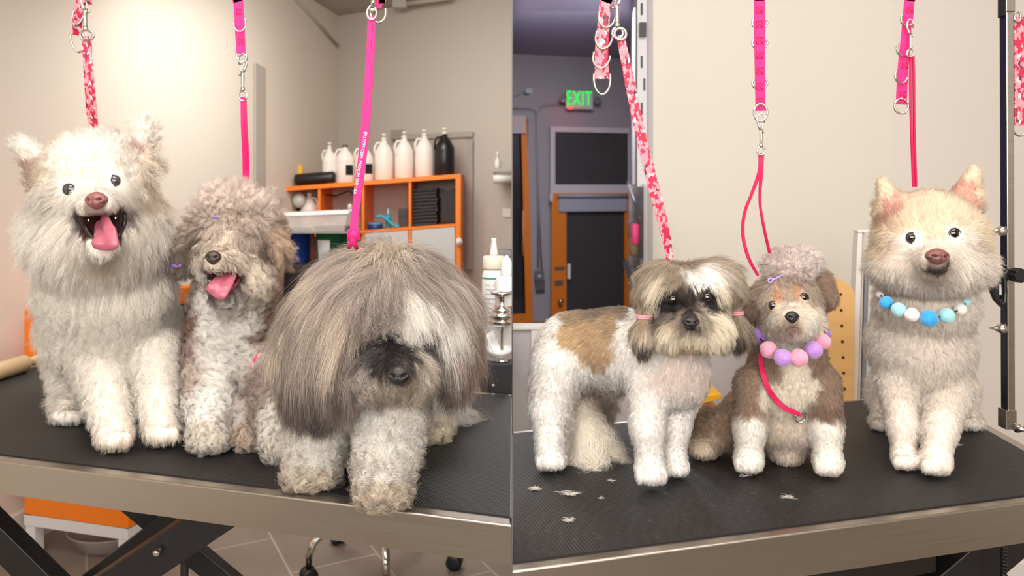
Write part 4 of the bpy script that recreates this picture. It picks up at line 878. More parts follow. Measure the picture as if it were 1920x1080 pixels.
# under the right table
pxbeam('leg', (1905, 985, 1.42), (1580, 1260, 1.42), .072, .05, TR)
mb = MB(); mb.hexa([at(1505, 1030, 1.30), at(1755, 990, 1.40), at(1755, 990, 1.55), at(1505, 1030, 1.45), at(1505, 1120, 1.30), at(1755, 1072, 1.40), at(1755, 1072, 1.55), at(1505, 1120, 1.45)]); mb.build('motor_housing', mat('housing_black', (26, 21, 18), .35, noise=.3, nscale=6), TR)
pxbeam('leg', (1400, 1040, 1.25), (1520, 1160, 1.25), .05, .04, TR)
mb = MB(); pts = []
for i in range(150):
    a = i * .9; yy = lerp(996, 1130, i / 149); c = at(1882, yy, 1.35); pts.append(c + Vector((math.cos(a) * .0045, math.sin(a) * .0045, 0)))
mb.tube(pts, .0018, 6); cc = mb.build('power_cable', M_blackp); tag(cc, 'coiled black cable hanging under the right end of the right table', 'cable')

# ---- left background -------------------------------------------------------
# bench cabinet: orange box on white leg frame
cab = empty('cabinet', (-1.4, 2.8, 0), 'orange cabinet on white legs behind the left end of the left table', 'cabinet')
a = at(45, 580, 2.78); zb = .15; c = at(240, 580, 2.66)
mb = MB(); mb.hexa([(a.x, a.y, zb), (c.x, c.y, zb), (c.x + .16, c.y + .38, zb), (a.x + .12, a.y + .38, zb), (a.x, a.y, a.z), (c.x, c.y, a.z), (c.x + .16, c.y + .38, a.z), (a.x + .12, a.y + .38, a.z)], .003); mb.build('body', M_orange, cab)
M_legw = mat('white_lacquer', (222, 220, 218), .45)
u = (c - a); u.z = 0; u.normalize(); v = Vector((-u.y, u.x, 0))
mb = MB()
def fr(p, q, z0, z1, w): 
    p, q = Vector(p), Vector(q); t = (q - p).normalized(); n = Vector((-t.y, t.x, 0)) * w
    return [(p.x, p.y, z0), (q.x, q.y, z0), (q.x + n.x, q.y + n.y, z0), (p.x + n.x, p.y + n.y, z0), (p.x, p.y, z1), (q.x, q.y, z1), (q.x + n.x, q.y + n.y, z1), (p.x + n.x, p.y + n.y, z1)]
a0 = Vector((a.x, a.y, 0)); c0 = Vector((c.x, c.y, 0)); c1 = Vector((c.x + .16, c.y + .38, 0)); a1 = Vector((a.x + .12, a.y + .38, 0))
mb.hexa(fr(a0, c0, .112, .149, .035)); mb.hexa(fr(c0, c1, .112, .149, .035)); mb.hexa(fr(c1, a1, .112, .149, .035)); mb.hexa(fr(a1, a0, .112, .149, .035)); mb.build('leg_frame', M_legw, cab)
for p in (a0 + u * .003 + v * .003, c0 - u * .043 + v * .003, c1 - u * .043 - v * .043, a1 + u * .003 - v * .043):
    MB().hexa(fr(p, p + u * .04, 0, .111, .04), .002).build('leg', M_legw, cab)
# clear tub on the floor
c = at(215, 1040, 2.9); c.z = 0
tb = MB(); tb.lathe(c, [(.10, .002), (.125, .01), (.15, .06), (.158, .066), (.152, .068), (.145, .06), (.12, .014), (.0, .012)], seg=32)
M_clear = mat('clear_plastic', (214, 206, 200), .15, **{'Alpha': .45})
o = tb.build('tub', M_clear); tag(o, 'shallow clear plastic tub on the floor under the orange cabinet', 'tub')
# rolling pin style dowels on the table end
M_wood = mat('pale_beech', (222, 190, 146), .5, noise=.12, nscale=10, stretch=(1, 1, 14))
p0 = on_z(-60, 712, TZ + .021); p1 = on_z(93, 668, TZ + .018)
mb = MB(); L = (p1 - p0).length
mb.lathe(p0, [(.004, 0), (.019, .004), (.020, .01), (.020, L * .66), (.017, L * .68), (.010, L * .70), (.011, L * .74), (.0125, L * .9), (.012, L * .98), (.004, L)], (p1 - p0), 24); o = mb.build('rolling_pin', M_wood)
tag(o, 'pale wooden rolling pin lying on the far left end of the table', 'rolling pin')
# orange basket glimpsed between the dogs
c = at(346, 552, 2.4); mb = MB(); mb.lathe(c + Vector((0, 0, -.028)), [(.012, 0), (.03, .003), (.036, .05), (.038, .052), (.034, .05), (.028, .006), (.0, .006)]); ob = empty('basket', c, 'small orange bucket with dark base glimpsed between the white dog and taupe dog', 'bucket'); mb.build('bucket_body', M_orange, ob)
MB().lathe(c + Vector((0, 0, -.048)), [(.026, 0), (.03, .019)]).build('bucket_base', mat('grey_green', (72, 78, 70), .5), ob)
mb = MB(); mb.lathe(c + Vector((0, 0, -.048 - (c.z - .048 - .0) )), [(.12, 0), (.12, .01), (.012, .03), (.012, c.z - .058), (.05, c.z - .05)]); o = mb.build('pedestal_stand', M_black); tag(o, 'slim black stand holding the small orange bucket', 'stand')
# grey track on the left wall
def on_left_wall(px, py, off=.0):
    # intersect pixel ray with left wall plane
    P0 = Vector((-2.42, -2.5)); T = Vector((cornerL.x + 2.42, cornerL.y + 2.5)).normalized(); N = Vector((T.y, -T.x))
    k = (px - 960) / F; d = (P0.dot(N) + off) / (k * N.x + N.y); return at(px, py, d)
mb = MB(); a = on_left_wall(476, 118, .004); b = on_left_wall(495, 128, .004); zb = at(480, 560, a.y).z
mb.prism([(a.x, a.y, a.z), (b.x, b.y, b.z), (b.x, b.y, zb), (a.x, a.y, zb)], (.012, -.002, 0)); sobj('trim_1', mb, mat('track_grey', (178, 170, 160), .4))
mb = MB(); P = [on_left_wall(548, -8, .01), on_left_wall(600, 48, .01), on_left_wall(641, 92, .01)]; P[2].y = 6.1; mb.tube(P, .011, 8); sobj('trim_2', mb, mat('conduit_grey', (176, 166, 156), .5))
# beam fixtures at ceiling
mb = MB(); P = [Vector((at(752, 0, 5.72).x, 5.68, ZC - .03)), Vector((at(845, 0, 5.5).x, 5.46, ZC - .03))]; mb.tube(P, .018, 8); mb.box(P[0] - Vector((.05, .05, .03)), P[0] + Vector((.05, .04, .03)), .004); sobj('trim_3', mb, M_ceilL)

def wb(px, off=.0):   # depth of the back wall at column px
    k = (px - 960) / F; m = (5.35 - 6.2) / (0 - cornerL.x); return (6.2 - cornerL.x * m - off) / (1 - k * m)
# door frame behind shelf
mb = MB()
for x0, y0, x1, y1 in ((752, 252, 886, 262), (876, 262, 886, 505), (752, 262, 760, 420)):
    quadbox(mb, x0, y0, x1, y1, wb(x0, .035), .03, wb(x1, .035))
sobj('trim_4', mb, mat('door_frame_grey', (172, 165, 157), .6))
mb = MB(); quadbox(mb, 760, 262, 876, 700, wb(760, .01), .008, wb(876, .01)); sobj('door_1', mb, mat('door_leaf_grey', (180, 172, 164), .6))
mb = MB(); quadbox(mb, 732, 244, 754, 262, wb(732, .06), .05, wb(754, .06), .004); o = mb.build('door_closer', mat('closer_grey', (158, 150, 142), .5)); tag(o, 'small grey box on the wall above the white jugs', 'wall box')
# wall shelf with paper roll and bottle
sh = empty('wall_shelf', at(945, 325, 5.3), 'grey wall shelf at the right end of the left room', 'shelf')
mb = MB(); quadbox(mb, 923, 316, 959, 323, 5.1, .2, 5.1, .003); mb.build('board', M_ceilL, sh)
mb = MB(); quadbox(mb, 925, 323, 931, 330, 5.12, .16, 5.12); mb.build('bracket', M_ceilL, sh)
mb = MB(); mb.lathe(at(925, 335, 5.14), [(.028, 0), (.03, .002), (.03, .12), (.028, .122)], (1, 0, 0), 20); o = mb.build('paper_roll', M_white); tag(o, 'white paper roll hanging under the grey wall shelf', 'paper roll')
mb = MB(); mb.lathe(at(933, 316, 5.17), [(.016, 0), (.019, .005), (.019, .05), (.008, .065), (.006, .08), (.009, .082), (.009, .1), (.004, .11)], seg=16); o = mb.build('pump_bottle', mat('frosted_white', (224, 220, 214), .4)); tag(o, 'small white pump bottle on the grey wall shelf', 'bottle')
mb = MB(); quadbox(mb, 942, 391, 958, 407, wb(942, .01), .008, wb(958, .01), .002); o = mb.build('socket', M_white); tag(o, 'white wall socket below the grey wall shelf', 'socket')

# shelf unit (orange cube shelf) ------------------------------------------
SD = 5.2; SL = -.0745
def sy(px, y): return y + SL * (px - 863)
su = empty('cube_shelf', at(690, 400, SD), 'orange cube shelf against the back wall with white lower doors', 'shelf'); su.location.z = 0
def spanel(x0, y0, x1, y1, th, name=None, m=None, mb=None, d=SD, bev=.002):
    own = mb is None; mb = mb or MB()
    pts = []
    for yy in (y1, y0):
        pts += [at(x0, sy(x0, yy), d), at(x1, sy(x1, yy), d)]
        b0 = pts[-2] + Vector((0, th, 0)); b1 = pts[-1] + Vector((0, th, 0)); pts += [b1, b0]
    mb.hexa(pts, bev)
    if own: return mb.build(name, m, su)
mb = MB(); q = F / SD; depS = .38
ybot = 350 + CZ * q - 0
spanel(513, 326, 864, 334, depS, mb=mb); mb.build('top_board', M_orange, su)
for x0, x1 in ((513, 523), (854, 864)):
    mb = MB(); spanel(x0, 334, x1, 690, depS, mb=mb); mb.build('side_board', M_orange, su)
mb = MB(); spanel(523, 680, 854, 690, depS, mb=mb); mb.build('bottom_board', M_orange, su)
for y in (419, 507, 595):
    spanel(523, y, 854, y + 5, depS - .01, 'shelf_board', M_orange, d=SD + .005)
for x in (596, 678, 766):
    spanel(x, 334, x + 5, 680, depS - .02, 'divider', M_orange, d=SD + .01)
spanel(523, 334, 854, 680, .006, 'back_panel', mat('shelf_back', (186, 178, 168), .7), d=SD + depS - .01)
for x0, x1 in ((684, 765), (772, 853)):
    d_ = spanel(x0, 425, x1, 506, .016, 'door', mat('door_white', (204, 202, 200), .5), d=SD - .002)
for x in (518, 858):
    mb = MB(); p = at(x, sy(x, 690), SD); mb.box((p.x - .02, p.y + .02, 0), (p.x + .02, p.y + .30, p.z + .01)); mb.build('foot', M_orange, su)
mb = MB(); mb.ball(at(861, 453, SD - .02), (.022, .014, .026), 16); lk = mb.build('latch', M_white, su); mb = MB(); mb.lathe(at(861, 453, SD - .032), [(.010, 0), (.010, .01), (.006, .013)], (0, -1, 0), 14); mb.build('latch_knob', M_white, lk)
def jug(px, top, ybase, w, m, cap, label, black_label=False, d=SD + .14, pump=True, handle=-1):
    base = at(px, ybase, d); qq = d / F; R = w / 2 * qq; H = (ybase - top) * qq
    root = empty('gallon_jug', base, label, 'jug', 'gallon jugs on the orange shelf'); bh = H * (.88 if pump else .95)
    mb = MB(); mb.lathe(base, [(R * .9, 0), (R, .008), (R, bh * .52), (R * .97, bh * .56), (R, bh * .6), (R * .93, bh * .7), (R * .62, bh * .84), (R * .30, bh * .94), (R * .26, bh)], seg=28); mb.build('jug_body', m, root)
    hp = [base + Vector((handle * R * .28, -R * .1, bh * .93)), base + Vector((handle * R * .75, -R * .1, bh * .92)), base + Vector((handle * R * .98, -R * .1, bh * .8)), base + Vector((handle * R * .95, -R * .1, bh * .62))]
    MB().tube(hp, R * .12, 8).build('handle', m, root)
    mb = MB(); mb.lathe(base + Vector((0, 0, bh)), [(R * .30, 0), (R * .30, bh * .05), (R * .1, bh * .055)], seg=18)
    if pump:
        mb.lathe(base + Vector((0, 0, bh * 1.05)), [(R * .1, 0), (R * .1, H * .05), (R * .26, H * .055), (R * .26, H * .085), (R * .1, H * .09)], seg=14)
    mb.build('cap', cap, root)
    if black_label:
        mb = MB(); qx = .012
        n = 8
        for i in range(n):
            a0_, a1_ = [-math.pi / 2 + .25 + (k) * .9 / n for k in (i, i + 1)]
            r = R + .0012
            mb.hexa([base + Vector((math.cos(a0_) * r, math.sin(a0_) * r, bh * .22)), base + Vector((math.cos(a1_) * r, math.sin(a1_) * r, bh * .22)), base + Vector((math.cos(a1_) * R * .99, math.sin(a1_) * R * .99, bh * .22)), base + Vector((math.cos(a0_) * R * .99, math.sin(a0_) * R * .99, bh * .22)),
                     base + Vector((math.cos(a0_) * r, math.sin(a0_) * r, bh * .5)), base + Vector((math.cos(a1_) * r, math.sin(a1_) * r, bh * .5)), base + Vector((math.cos(a1_) * R * .99, math.sin(a1_) * R * .99, bh * .5)), base + Vector((math.cos(a0_) * R * .99, math.sin(a0_) * R * .99, bh * .5))])
        mb.build('label_patch', M_blackp, root)
    return root
M_jug = mat('jug_white', (232, 224, 216), .4); M_jugb = mat('jug_black', (26, 24, 26), .3)
for px, top, w, m, cap, lab, bl, pm in ((618, 268, 28, M_jug, M_jug, 'white gallon jug, farthest left on the orange shelf top', False, True), (647, 272, 36, M_jug, M_blackp, 'white gallon jug with black cap and black label on the orange shelf', True, False),
        (683, 265, 36, M_jug, M_jug, 'white gallon jug behind the bright pink leash, on the orange shelf', True, True), (720, 252, 36, M_jug, M_jug, 'white gallon jug just right of the pink leash on the orange shelf', False, True),
        (758, 248, 36, M_jug, M_jug, 'white gallon jug, second left of the black jug', False, True), (796, 244, 36, M_jug, M_jug, 'white gallon jug beside the black jug', False, True), (834, 241, 38, M_jugb, M_jug, 'black gallon jug with white pump on the orange shelf', False, True)):
    jug(px, top, sy(px, 327.5), w, m, cap, lab, bl, pump=pm)
# black cylinder bag
mb = MB(); pA = at(553, sy(553, 327) - 12.5, SD + .1); pB = at(629, sy(629, 327) - 12.5, SD + .1); LL = (pB - pA).length; R = 11.5 * SD / F
mb.lathe(pA, [(R * .5, 0), (R * .9, .006), (R, .02), (R, LL - .02), (R * .9, LL - .006), (R * .5, LL)], (pB - pA), 24); o = mb.build('roll_case', M_blackp); tag(o, 'black cylindrical case lying on the left of the orange shelf top', 'case')
mb = MB(); quadbox(mb, 558, 309, 567, 345, SD + .2, .02, bevel=.002); o = mb.build('yellow_marker', mat('yellow_plastic', (236, 180, 30), .4)); tag(o, 'yellow plastic piece sticking up behind the black case', 'plastic piece')
# cell contents
def cellz(px, y=419): return sy(px, y)
jug(545, 364, cellz(545) - .5, 34, M_jugb, M_blackp, 'black jug in the first cube of the orange shelf', d=SD + .2, pump=False)
jug(580, 362, cellz(580) - .5, 32, M_jug, M_jug, 'white jug in the first cube of the orange shelf', d=SD + .14, pump=False, handle=1)
mb = MB(); c = at(561, 376, SD + .09); mb.ball(c, (.045, .04, .05), 20); o = mb.build('jug_round', mat('frosted_grey', (190, 196, 190), .3)); tag(o, 'round frosted grey bottle leaning between the jugs in the first cube', 'bottle')
for i, (px, w, h, colr) in enumerate(((612, 13, 26, (232, 230, 228)), (625, 12, 24, (236, 234, 232)), (640, 16, 44, (150, 150, 158)), (656, 22, 52, (226, 214, 206)), (669, 12, 40, (200, 160, 150)))):
    d = SD + .08 + .02 * (i % 3); b_ = at(px, cellz(px) - .5, d); R = w / 2 * d / F; H = h * d / F
    rt = empty('spray_bottle', b_, ['stubby white bottle at the left of the second shelf cube', 'stubby white bottle second from the left in the second shelf cube', 'grey bottle in the middle of the second shelf cube', 'cream bottle right of the grey one in the second shelf cube', 'pinkish bottle at the right of the second shelf cube'][i], 'bottle')
    MB().lathe(b_, [(R * .9, 0), (R, .004), (R, H * .6), (R * .5, H * .75), (R * .35, H * .8)], seg=18).build('bottle_body', mat('bottle_%d' % i, colr, .35), rt)
    MB().lathe(b_ + Vector((0, 0, H * .8)), [(R * .4, 0), (R * .4, H * .12), (R * .2, H * .2)], seg=14).build('cap', M_white if i % 2 else M_blackp, rt)
mb = MB(); mb.tube([at(607, cellz(607, 345), SD + .2), at(630, cellz(630, 350), SD + .1), at(655, cellz(655, 342), SD + .12), at(668, cellz(668, 356), SD + .1)], .006, 8); o = mb.build('hose', M_black); tag(o, 'dark hose strung across the second shelf cube', 'hose')
# third cube: blue things
b_ = at(728, cellz(728) - .3, SD + .1); rt = empty('spray_bottle', b_, 'teal squeeze bottle with pointed tip in the third shelf cube', 'bottle'); R = 5.5 * SD / F
MB().lathe(b_, [(R * .9, 0), (R, .004), (R, .085), (R * .6, .095)], seg=18).build('bottle_body', mat('teal', (40, 150, 170), .35), rt)
MB().lathe(b_ + Vector((0, 0, .096)), [(R * .5, 0), (R * .35, .01), (R * .15, .04)], seg=14).build('nozzle', mat('pale_blue', (170, 210, 225), .4), rt)
b_ = at(704, cellz(704) - .3, SD + .1); rt = empty('dish', b_, 'small dark blue round tub in the third shelf cube', 'tub')
MB().lathe(b_, [(.044, 0), (.048, .004), (.048, .03), (.045, .033)], seg=24).build('tub_body', mat('navy', (24, 60, 130), .4), rt); MB().lathe(b_ + Vector((0, 0, .0332)), [(.05, 0), (.05, .01), (.046, .013)], seg=24).build('lid', mat('sky', (90, 150, 200), .4), rt)
mb = MB(); P = []
for i in range(14):
    t_ = i / 13; P.append(at(705 + 44 * t_, cellz(705 + 44 * t_, 396 + 19 * t_ ** 1.4 - 4 * math.sin(t_ * 6)), SD + .06))
mb.tube(P, [.012 + .008 * math.sin(i * .9) ** 2 for i in range(14)], 10, flat=.6); o = mb.build('cloth', mat('turquoise_cloth', (60, 176, 200), .7)); tag(o, 'turquoise cloth trailing off the blue tub in the third shelf cube', 'cloth')
mb = MB(); quadbox(mb, 747, cellz(755, 384), 765, cellz(755, 419), SD + .12, .08, bevel=.003); quadbox(mb, 750, cellz(755, 395), 762, cellz(755, 398), SD + .115, .006, bevel=0); o = mb.build('organiser_box', mat('dark_brown', (66, 58, 54), .5)); tag(o, 'small dark box at the right of the third shelf cube', 'box')
# towels
M_tow = mat('charcoal_terry', (62, 60, 62), .9, noise=.3, nscale=60, bump=.6, bscale=500)
yy = cellz(797) - .3
for i in range(11):
    h = 6.4; x0 = 771.5 + random.uniform(0, 2); x1 = 821 + random.uniform(-3, 1); mb = MB()
    y0 = yy - h; pts = []; tl = random.uniform(-.6, .6)
    P = [at(x0, y0 + h / 2 + 1.5, SD + .10), at((x0 + x1) / 2, y0 + h / 2 + tl, SD + .09), at(x1, y0 + h / 2 - 1.5, SD + .10)]
    # folded towel: rounded front fold
    prof = [(0, -.42), (-.028, -.36), (-.032, 0), (-.028, .36), (0, .42), (.20, .42), (.20, -.42)]
    vs = []; hh = h * SD / F
    for p in P:
        for (py_, pz_) in prof: vs.append((p.x, p.y + py_, p.z + pz_ * hh * 1.05))
    k = len(prof); fs = [(s * k + j, s * k + (j + 1) % k, (s + 1) * k + (j + 1) % k, (s + 1) * k + j) for s in range(2) for j in range(k)] + [tuple(range(k)), tuple(2 * k + j for j in reversed(range(k)))]
    o = mesh_obj('folded_towel', vs, fs, M_tow); tag(o, 'charcoal folded towel in the towel stack in the orange shelf', 'towel', 'folded towels in the orange shelf'); yy -= h
    if i == 10: pass
vs = []; fs = []; n = 24
for j in range(9):
    for i in range(n + 1):
        t_ = i / n; px = 827 + 26 * t_; dd = SD + .10 + .012 * math.sin(t_ * 26) * (.3 + j / 9); p = at(px, cellz(px, 352 + 66.5 * j / 8 + (4 * math.sin(t_ * 3.1) if j == 0 else 0)), dd); vs.append(p)
for j in range(8):
    for i in range(n): fs.append((j * (n + 1) + i, j * (n + 1) + i + 1, (j + 1) * (n + 1) + i + 1, (j + 1) * (n + 1) + i))
o = mesh_obj('hanging_towel', vs, fs, M_tow, smooth=True); o.modifiers.new('s', 'SOLIDIFY').thickness = .012; tag(o, 'loose charcoal towel hanging beside the folded towel stack', 'towel')
# clear bin, buckets on a dark crate
KD = 4.55
mb = MB(); x0, x1 = 500, 652; A1 = at(x0, 404, KD); B1 = at(x1, 398, KD); zb = at(x0, 434, KD).z
w_ = .30
pts = [(A1.x + .02, KD, zb), (B1.x - .02, KD, zb), (B1.x - .02, KD + w_, zb), (A1.x + .02, KD + w_, zb), (A1.x, KD - .01, A1.z), (B1.x, KD - .01, B1.z), (B1.x, KD + w_, B1.z), (A1.x, KD + w_, A1.z)]
bn = empty('storage_bin', (A1.x, KD, zb), 'wide clear plastic bin standing above the blue and green buckets', 'bin')
bmx = bmesh.new(); V_ = [bmx.verts.new(p) for p in pts]
for f in ((0, 3, 2, 1), (0, 1, 5, 4), (1, 2, 6, 5), (2, 3, 7, 6), (3, 0, 4, 7)): bmx.faces.new([V_[i] for i in f])
me = bpy.data.meshes.new('bin_body'); bmx.to_mesh(me); bmx.free(); me.materials.append(mat('translucent_bin', (200, 192, 188), .3, **{'Alpha': .62})); link(bpy.data.objects.new('bin_body', me), bn)
mb = MB(); mb.tube([pts[4], pts[5], pts[6], pts[7]], .011, 8, closed=True); mb.build('rim', mat('bin_rim', (214, 210, 206), .4), bn)
def bucket(px, ytop, ybot, w, m, label, lab=None, handle_tag=None, d=KD + .12):
    base = at(px, ybot, d); q = d / F; R = w / 2 * q; H = (ybot - ytop) * q
    rt = empty('bucket', base, label, 'bucket', 'storage buckets')
    MB().lathe(base, [(R * .8, 0), (R * .82, .004), (R * .93, H * .84), (R * .98, H * .84), (R * .98, H * .88), (R * .94, H * .88), (R * .95, H * .93)], seg=36).build('bucket_body', m, rt)
    MB().lathe(base + Vector((0, 0, H * .93)), [(R, 0), (R * 1.02, .004), (R * 1.02, H * .05), (R, H * .07), (R * .2, H * .06)], seg=36).build('lid', m, rt)
    def patch(a0, a1, z0, z1, name, mm):
        mb = MB(); n = 10
        for i in range(n):
            b0, b1 = a0 + (a1 - a0) * i / n, a0 + (a1 - a0) * (i + 1) / n
            pts = []
            for zz in (z0, z1):
                rr = R * (.82 + .11 * zz / .84)
                for (bb, r2) in ((b0, rr + .002), (b1, rr + .002), (b1, rr - .002), (b0, rr - .002)): pts.append(base + Vector((math.sin(bb) * r2, -math.cos(bb) * r2, zz * H)))
            mb.hexa(pts)
        mb.build(name, mm, rt)
    if lab: patch(*lab)
    return rt
bucket(557, 428, 492, 56, mat('bucket_blue', (24, 52, 122), .4), 'blue lidded bucket left of the green bucket', (-.35, .35, .42, .48, 'label_strip', M_white))
bucket(624, 424, 496, 68, mat('bucket_green', (26, 92, 56), .4), 'green lidded bucket with pale label, behind the grey dog', (-.85, .05, .1, .66, 'label_sheet', mat('label_pale', (206, 212, 214), .5)))
mb = MB(); mb.lathe(at(587, 492, KD + .3), [(.02, 0), (.022, .004), (.022, .13), (.012, .15), (.01, .18)], seg=16); o = mb.build('squeeze_bottle', mat('salmon', (196, 120, 104), .5)); tag(o, 'salmon coloured bottle between the blue and green buckets', 'bottle')
cr = empty('crate_stand', at(560, 520, KD), 'dark open stand carrying the two lidded buckets', 'stand')
mb = MB(); a = at(490, 497, KD - .06); b = at(665, 497, KD - .06); mb.box((a.x, a.y, a.z - .045), (b.x, b.y + .42, a.z - .001), .004); mb.build('top_board', mat('dark_walnut', (44, 34, 32), .5), cr)
for x_ in (a.x + .02, b.x - .05):
    for y_ in (a.y + .01, b.y + .37):
        MB().box((x_, y_, 0), (x_ + .03, y_ + .03, a.z - .046)).build('leg', M_black, cr)
MB().box((a.x + .051, a.y + .3, .25), (b.x - .051, a.y + .31, a.z - .047)).build('back_panel', M_black, cr)
for x_ in (a.x + .06, b.x - .05):
    MB().box((x_, a.y + .05, a.z + .0), (x_ + .012, a.y + .062, at(500, 437, KD).z)).build('bin_post', mat('post_grey', (150, 146, 142), .5), cr)
MB().box((a.x + .04, a.y + .03, at(500, 437, KD).z), (b.x - .03, a.y + .40, at(500, 434.8, KD).z)).build('bin_board', mat('post_grey', (150, 146, 142), .5), cr)

# rolling stool under left table
st = empty('rolling_stool', at(720, 960, 2.6), 'chrome rolling stool base on black casters under the left table', 'stool'); hub = Vector((at(716, 985, 2.72).x, 2.72, .16)); st.location = (hub.x, hub.y, 0)
MB().lathe(hub, [(.03, -.02), (.035, 0), (.035, .06), (.02, .07), (.02, .30), (.03, .31)], seg=20).build('column', M_chrome, st)
MB().lathe(hub + Vector((0, 0, .312)), [(.10, 0), (.16, .01), (.17, .03), (.17, .055), (.15, .07), (.02, .075)], seg=36).build('seat', M_blackp, st)
for k in range(5):
    a = math.radians(-78 + 72 * k); dr = Vector((math.cos(a), math.sin(a), 0))
    P = [hub + dr * .03 + Vector((0, 0, .03)), hub + dr * .10 + Vector((0, 0, .035)), hub + dr * .18 + Vector((0, 0, .01)), hub + dr * .235 + Vector((0, 0, -.03)), hub + dr * .25 + Vector((0, 0, -.075))]
    l_ = MB().tube(P, [.018, .017, .015, .014, .013], 14).build('leg', M_chrome, st)
    cs = hub + dr * .25; cs.z = 0; ax = Vector((-dr.y, dr.x, 0))
    mb = MB(); mb.tube([cs + Vector((0, 0, .085)), cs + Vector((0, 0, .05))], .01, 10)
    for sgn in (-1, 1): mb.lathe(cs + ax * (sgn * .004) + Vector((0, 0, .027)), [(.02, 0), (.027, .003), (.027, .014), (.02, .018), (.006, .018)], ax * sgn, 22)
    mb.build('caster', M_blackp, l_)

# ---- cart and bottles at the right end of the left room --------------------
ct = empty('side_tray', (-.03, 1.85, .8), 'black side tray clamped behind the right end of the left table', 'tray')
CD = 1.74; zt = at(930, 683, CD).z; xl = at(916, 0, CD).x
mb = MB(); mb.hexa([(xl, CD, zt - .12), (-.0008, CD, zt - .12), (-.0008, CD + .46, zt - .12), (-.10, CD + .46, zt - .12), (xl, CD, zt), (-.0008, CD, zt), (-.0008, CD + .46, zt), (-.10, CD + .46, zt)], .002); mb.build('tray', mat('cart_black', (44, 44, 48), .5), ct)
MB().box((xl + .01, 1.66, TZ - .062), (-.012, CD - .0005, TZ - .055)).build('bracket', M_steel, ct)
MB().lathe(Vector((at(925, 0, CD).x, CD, at(925, 722, CD).z)), [(.003, -.001), (.003, .0015)], (0, -1, 0), 12).build('screw', M_nickel, ct)
# jar with lid leaning towards the camera
jc = at(936, 641, 1.78); ax = Vector((.10, -.62, .78)).normalized(); R = 30 * 1.78 / F
jr = empty('jar', jc, 'round white jar with printed lid at the right edge of the left table', 'jar')
tilt = ax
MB().lathe(jc - tilt * .05, [(R * .9, 0), (R * .93, .004), (R * .93, .034), (R * .9, .036)], tilt, 40).build('jar_body', mat('jar_white', (236, 236, 240), .4), jr)
MB().lathe(jc - tilt * .0135, [(R * .99, 0), (R, .002), (R, .011), (R * .97, .0135), (R * .1, .0135)], tilt, 40).build('lid', mat('lid_white', (238, 240, 244), .35), jr)
def text(s, loc, xdir, ydir, size, m, parent=None, name='lettering', align='CENTER', ext=.0002, spacing=1.0, sx=1.0):
    cu = bpy.data.curves.new(name, 'FONT'); cu.body = s; cu.size = size; cu.align_x = align; cu.align_y = 'CENTER'; cu.extrude = ext; cu.space_character = spacing; cu.resolution_u = 3
    cu.materials.append(m); o = bpy.data.objects.new(name, cu); x = Vector(xdir).normalized(); y = Vector(ydir).normalized(); z = x.cross(y)
    M = Matrix((x, y, z)).transposed().to_4x4(); M.translation = Vector(loc)
    dg = None
    COL.objects.link(o); bpy.context.view_layer.update()
    me = bpy.data.meshes.new_from_object(o.evaluated_get(bpy.context.evaluated_depsgraph_get())); bpy.data.objects.remove(o); me.transform(M @ Matrix.Diagonal((sx, 1, 1, 1)))
    me.name = name; me.materials.clear(); me.materials.append(m)
    return link(bpy.data.objects.new(name, me), parent)
xd = Vector((1, .1, 0)) - tilt * Vector((1, .1, 0)).dot(tilt); xd.normalize(); yd = tilt.cross(xd)
text('TBS  12', jc + tilt * .0003 + xd * .012 - yd * .004, xd, yd, .0105, M_blackp, jr, 'lid_lettering')
# tall bottle
def bottle(px, ybase, ysh, ytop, w, d, label, stripe, capc, idx):
    b_ = at(px, ybase, d); q = d / F; R = w / 2 * q; H = (ybase - ysh) * q; b_.z = max(b_.z, zt + .0005)
    rt = empty('squeeze_bottle', b_, label, 'bottle')
    MB().lathe(b_, [(R * .9, 0), (R, .004), (R, H * .93), (R * .86, H), (R * .6, H + .004)], seg=36).build('bottle_body', mat('lotion_white', (232, 232, 232), .35), rt)
    top = b_ + Vector((0, 0, H + .0045))
    if idx == 0:
        MB().lathe(top, [(R * .9, 0), (R * .93, .002), (R * .93, .026), (R * .85, .03), (R * .3, .031)], seg=40).build('cap', mat('cream_cap', (232, 224, 204), .45), rt)
        MB().lathe(top + Vector((0, 0, .031)), [(R * .38, 0), (R * .3, .014), (R * .2, .036), (R * .22, .037), (R * .2, .042)], seg=24).build('nozzle', mat('nozzle_white', (236, 234, 232), .4), rt)
    else:
        MB().lathe(top, [(R * .5, 0), (R * .52, .002), (R * .5, .03), (R * .1, .045)], seg=30).build('cap', mat('nozzle_white', (236, 234, 232), .4), rt)
    zz = [H * .90, H * .92] if idx == 0 else [H * .50, H * .64]
    mb = MB(); mb.lathe(b_, [(R + .0006, zz[0]), (R + .0006, zz[1])] , seg=36); mb.build('label_band', mat(*stripe), rt)
    if idx == 0:
        for k, t_ in enumerate(('DIRECTIONS FOR USE', 'SHAKE WELL', 'APPLY TO COAT', 'RINSE WELL', '', 'NET 16 FL OZ')):
            pass
    return rt, b_, R, H
rt, b_, R, H = bottle(926, 650, 507, 457, 45, 1.92, 'tall white squeeze bottle with cream cap and teal line, on the black side tray', ('teal_line', (40, 160, 140), .4), 0, 0)
mb = MB()
rl = random.Random(3)
for k in range(9):
    zz = H * (.82 - k * .06)
    for a0 in np.arange(-.75, .75, .1):
        if rl.random() < .22: continue
        r = R + .0007; w = .075; pts = []
        for z_ in (zz, zz + .0018):
            for (bb, r2) in ((a0, r), (a0 + w, r), (a0 + w, r - .001), (a0, r - .001)): pts.append(b_ + Vector((math.sin(bb) * r2, -math.cos(bb) * r2, z_)))
        mb.hexa(pts)
mb.build('label_print', mat('print_grey', (150, 156, 160), .6), rt)
